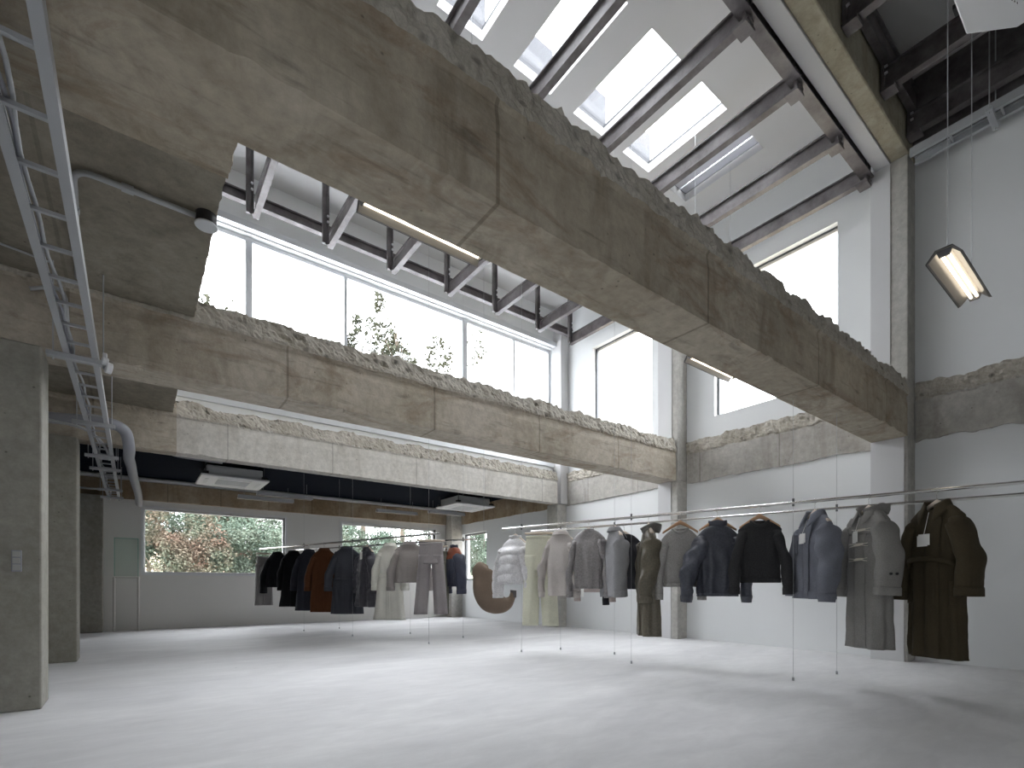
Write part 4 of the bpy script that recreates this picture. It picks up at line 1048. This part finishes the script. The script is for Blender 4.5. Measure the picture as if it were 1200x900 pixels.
coat_simple('jacket', 4.9, 8.313, 118, (.035, .04, .065), 'shell', .64, 'navy jacket with a rust orange yoke and collar', seed=2.9, hw=.21, out=.03, cat='jacket', sl=.64, collar='stand', extra=rx)
r = groot('trousers', 'L2', 4.80, 8.60, 120, 'olive grey trousers hanging behind the navy and rust jacket', 'trousers', GL)
trousers(r, .14, 1.02, f_((.14, .14, .115), 'wool'), 6.4, ztop=-.18, leg=.09, hemr=.09, spread=.03); hanger(4.80, 8.60, r.rotation_euler.z, 'trouser hanger above the olive grey trousers', clips=True, hw=.15)

# ------------------------------------------------------------------ brown crescent
def crescent():
    X, Y = 5.25, 7.5
    r = empty('crescent_form', (X, Y, 0)); rz = cam_yaw(X, Y, 0)  # unidentified object, modelled by its outline only
    ux, uy = math.cos(rz), math.sin(rz); nx, ny = -math.sin(rz), math.cos(rz)
    k = 9.15/585.3    # size of one picture unit at this distance
    L = [(0, 0)]
    cl = [(569, 661, 3), (567, 664, 9.5), (566, 669, 12), (566.5, 678, 12.5), (567.5, 687, 13.5), (570, 696, 14.5), (575, 702, 15.5), (582, 706, 14), (589, 707.5, 11), (595, 706, 7.5), (599, 702, 4.5), (601, 697, 3.6), (601.5, 693, 3.4)]
    pts = smooth_path([((x-578)*k, (685.6-y)*k+1, w*k) for x, y, w in cl], 8)
    rings = []; n = 24
    for i, p in enumerate(pts):
        a = pts[max(0, i-1)]; b = pts[min(len(pts)-1, i+1)]
        t = Vector((b.x-a.x, b.y-a.y)).normalized(); q = Vector((-t.y, t.x)); w = p.z
        ring = []
        for j in range(n):
            an = 2*PI*j/n; u = math.cos(an)*w; dd = math.sin(an)*min(w*.75, .2)
            d = .008*frac(p.x*6+math.cos(an), p.y*6, math.sin(an)*2)
            x = p.x+q.x*(u+d); z = p.y+q.y*(u+d)
            ring.append((X+ux*x+nx*(dd+d), Y+uy*x+ny*(dd+d), z))
        rings.append(ring)
    m = MB(); m.rings(rings, True, True, True)
    m.build('shell', f_((.17, .13, .10), 'wool'), r, smooth=True)
    tp = Vector((X-ux*11*k, Y-uy*11*k, 1.40)); m = MB(); m.tube([tp, (tp.x, tp.y, ZC)], .003, 5); m.build('suspension_wire', M['wire'], r)
    e = rings[-1]; c = sum((Vector(p) for p in e), Vector())/n; e2 = [Vector(p)+Vector((0, 0, .02)) for p in e]
    m = MB(); m.rings([[c+(Vector(p)-c)*1.03+Vector((0, 0, -.11)) for p in e], [c+(Vector(p)-c)*1.05 for p in e2]], True, True, True); m.build('end_cap', f_((.09, .085, .085), 'wool'), r)['label'] = 'darker grey-brown end'
    tag(r, 'brown curved crescent-shaped hanging form left of the white puffer jacket', 'hanging form')
crescent()

# ------------------------------------------------------------------ outdoors
m = MB(); m.box((-25, 14.6, -.6), (45, 60, -.45)); m.box((9.2, -30, -.6), (45, 14.6, -.45)); 
g = m.build('garden_ground', M['soil']); tag(g, 'dry ground outside the building', 'ground'); g['kind'] = 'structure'
def leaves(center, rad, n, size, seed, squash=1., shell=.5):
    rnd = random.Random(seed); vs = []; fs = []
    blobs = [(Vector((rnd.gauss(0, .5)*rad[0], rnd.gauss(0, .5)*rad[1], rnd.gauss(0, .45)*rad[2])), rnd.uniform(.25, .5)) for _ in range(16)]
    for i in range(n):
        b, br = rnd.choice(blobs)
        d = Vector((rnd.gauss(0, 1), rnd.gauss(0, 1), rnd.gauss(0, 1))).normalized()*(shell+(1-shell)*rnd.random())
        p = Vector(center)+b+Vector((d.x*rad[0]*br, d.y*rad[1]*br, d.z*rad[2]*br))
        a = Vector((rnd.gauss(0, 1), rnd.gauss(0, 1), rnd.gauss(0, .7))).normalized(); c = a.cross(Vector((rnd.gauss(0, 1), rnd.gauss(0, 1), rnd.gauss(0, 1)))).normalized()
        s = size*rnd.uniform(.6, 1.3); o = len(vs)
        vs += [p-a*s, p+c*s*.45, p+a*s, p-c*s*.45]; fs.append((o, o+1, o+2, o+3))
    return vs, fs
def tree(x, y, z, rad, n, size, leaf, seed, label, trunk=.12, kind='garden_tree', branches=6, trunk_h=None):
    r = empty(kind, (x, y, -.45)); rnd = random.Random(seed)
    m = MB(); top = z+rad[2]*.5
    m.tube([(x, y, -.45), (x+.1, y, (z-.45)/2), (x-.05, y+.1, z), (x, y, top)], [trunk, trunk*.8, trunk*.5, trunk*.2], 7)
    for b in range(branches):
        a = rnd.uniform(0, 2*PI); z0 = z-rad[2]*rnd.uniform(.1, .9)
        e = Vector((x+math.cos(a)*rad[0]*rnd.uniform(.4, .9), y+math.sin(a)*rad[1]*.7, z0+rad[2]*rnd.uniform(.5, 1.1)))
        s0 = Vector((x, y, z0)); mid = (s0+e)/2+Vector((0, 0, rad[2]*.08))
        m.tube([s0, mid, e], [trunk*.35, trunk*.25, trunk*.14], 5)
    m.build('trunk', M['bark'], r)
    v, f = leaves((x, y, z), rad, n, size, seed); m = MB(); m.add(v, f); m.build('foliage', M[leaf], r, fix=False)
    tag(r, label, 'tree', 'trees outside the windows')
# tall sparse trees seen through the clerestory
tree(8.7, 19, 9.5, (1.5, 1.0, 1.9), 5200, .10, 'leaf_twig', 3, 'sparse bare-branched tree behind the middle of the tall window band', branches=22)
tree(7.2, 19.4, 9.6, (.8, .7, 2.), 2400, .10, 'leaf_twig', 4, 'slim sparse tree left of the sparse tree in the tall window band', branches=14)
tree(13., 19.5, 9.4, (1.5, 1., 2.5), 1500, .10, 'leaf_twig', 5, 'thin twiggy tree in the right part of the tall window band', branches=18)
tree(2.1, 19, 9.4, (.6, .5, 1.6), 300, .12, 'leaf_twig', 6, 'thin tree top at the left end of the tall window band', branches=6)
k = 0
dens = [('leaf_green', 'dense green conifer'), ('leaf_pale', 'pale green bushy shrub'), ('leaf_red', 'reddish autumn shrub')]
spots = [(-.6, 18, 1.6, 0), (.3, 19, 2.4, 1), (.9, 17.2, 1.2, 2), (1.6, 19, 2.3, 0), (2.4, 17.8, 1.3, 1), (2.9, 20, 2.6, 2), (3.5, 18, 1.5, 0), (4.4, 19, 1.9, 1), (5.3, 18.2, 1.5, 0), (6.1, 19.6, 2.6, 2), (6.9, 18, 1.6, 1), (7.9, 18.8, 1.8, 0), (9., 18, 1.6, 1), (10.4, 18.6, 1.8, 0), (11.6, 17.2, 1.8, 1), (12.2, 15.6, 1.7, 0), (11.9, 19.6, 2.4, 1), (13.6, 17, 2.2, 1)]
where = ['at the far left of the left back window', 'left part of the left back window', 'low in the left part of the left back window', 'left of the middle of the left back window', 'low middle of the left back window', 'upper middle of the left back window', 'right part of the left back window', 'between the two back windows', 'at the left end of the right back window', 'high in the left part of the right back window', 'middle of the right back window', 'right part of the right back window', 'right end of the right back window', 'beyond the far back corner', 'left part of the corner side window', 'right part of the corner side window', 'behind the corner side window shrubs', 'farthest beyond the corner side window']
for (x, y, z, kk), wr in zip(spots, where):
    tree(x, y, z+.35, (1.15, .8, 1.3), 11000, .05, dens[kk][0], 20+k, '%s %s' % (dens[kk][1], wr), trunk=.07, kind='garden_shrub', branches=4); k += 1
# pale slope behind the shrubs
m = MB(); vs = []; fs = []; nx_, ny_ = 60, 10
for j in range(ny_+1):
    for i in range(nx_+1):
        x = -14+50*i/nx_; y = 22+12*j/ny_; vs.append((x, y, -.45+3.3*math.sin(min(1, j/ny_*1.4)*PI/2)+.4*nz((x, y, 0), .4)))
for j in range(ny_):
    for i in range(nx_): a = j*(nx_+1)+i; fs.append((a, a+1, a+nx_+2, a+nx_+1))
m.add(vs, fs); o = m.build('hillside', leafmat('hillside_soil', (.34, .24, .18), (.20, .24, .15)), fix=False, smooth=True); o['kind'] = 'structure'

# ------------------------------------------------------------------ sky light
w = bpy.data.worlds.new('sky'); SC.world = w; w.use_nodes = True
nt = w.node_tree; bg = nt.nodes['Background']
tc = N(nt, 'ShaderNodeTexCoord'); sp = N(nt, 'ShaderNodeSeparateXYZ'); nt.links.new(tc.outputs['Generated'], sp.inputs[0])
c = ramp(nt, sp.outputs[2], [(0., (.458, .48, .50)), (.35, (.645, .673, .70)), (1., (.93, .966, 1.))])
nt.links.new(c, bg.inputs[0]); bg.inputs[1].default_value = 13.0

# portals guide the sampling of daylight through the openings, added ones too (they emit nothing themselves)
def portal(loc, rot, sx, sy):
    l = bpy.data.lights.new('daylight_portal', 'AREA'); l.shape = 'RECTANGLE'; l.size = sx*S; l.size_y = sy*S; l.cycles.is_portal = True
    o = bpy.data.objects.new('daylight_portal', l); COL.objects.link(o); o.location = Vector(loc)*S; o.rotation_euler = rot
portal((4, YC+.3, 5.3), (-PI/2, 0, 0), 8.2, 2.8)
for h in rh: portal((W+.3, (h[0]+h[1])/2, (h[2]+h[3])/2), (0, PI/2, 0), h[3]-h[2], h[1]-h[0])
for h in bh: portal(((h[0]+h[1])/2, BK+.3, (h[2]+h[3])/2), (-PI/2, 0, 0), h[1]-h[0], h[3]-h[2])
for s_ in SKY: portal(((s_[0]+s_[1])/2, (s_[2]+s_[3])/2, ZC+.7), (0, 0, 0), s_[1]-s_[0]+.1, s_[3]-s_[2]+.1)
for h in FH: portal(((h[0]+h[1])/2, YF-.3, (h[2]+h[3])/2), (PI/2, 0, 0), h[1]-h[0], h[3]-h[2])
portal((XL-.3, -1.85, 1.7), (0, -PI/2, 0), 1.4, 1.3)

# ------------------------------------------------------------------ camera
cam = bpy.data.cameras.new('camera'); co = bpy.data.objects.new('camera', cam); COL.objects.link(co)
F = 585.3
cam.sensor_width = 36; cam.lens = F/1200*36; cam.shift_y = (685.6-450)/1200
cam.clip_start = .05; cam.clip_end = 300
co.location = (0, 0, S)
yaw = .9225
co.rotation_euler = (PI/2, 0, math.atan2(math.sin(yaw), math.cos(yaw))-PI/2)
SC.camera = co

for o in bpy.data.objects:
    if '_w' in o: del o['_w']
vs_ = SC.view_settings
vs_.view_transform = 'Standard'; vs_.look = 'None'; vs_.gamma = 1; vs_.use_curve_mapping = False
vs_.exposure = .4
try:
    SC.cycles.max_bounces = 14; SC.cycles.diffuse_bounces = 8; SC.cycles.transparent_max_bounces = 16
except Exception: pass
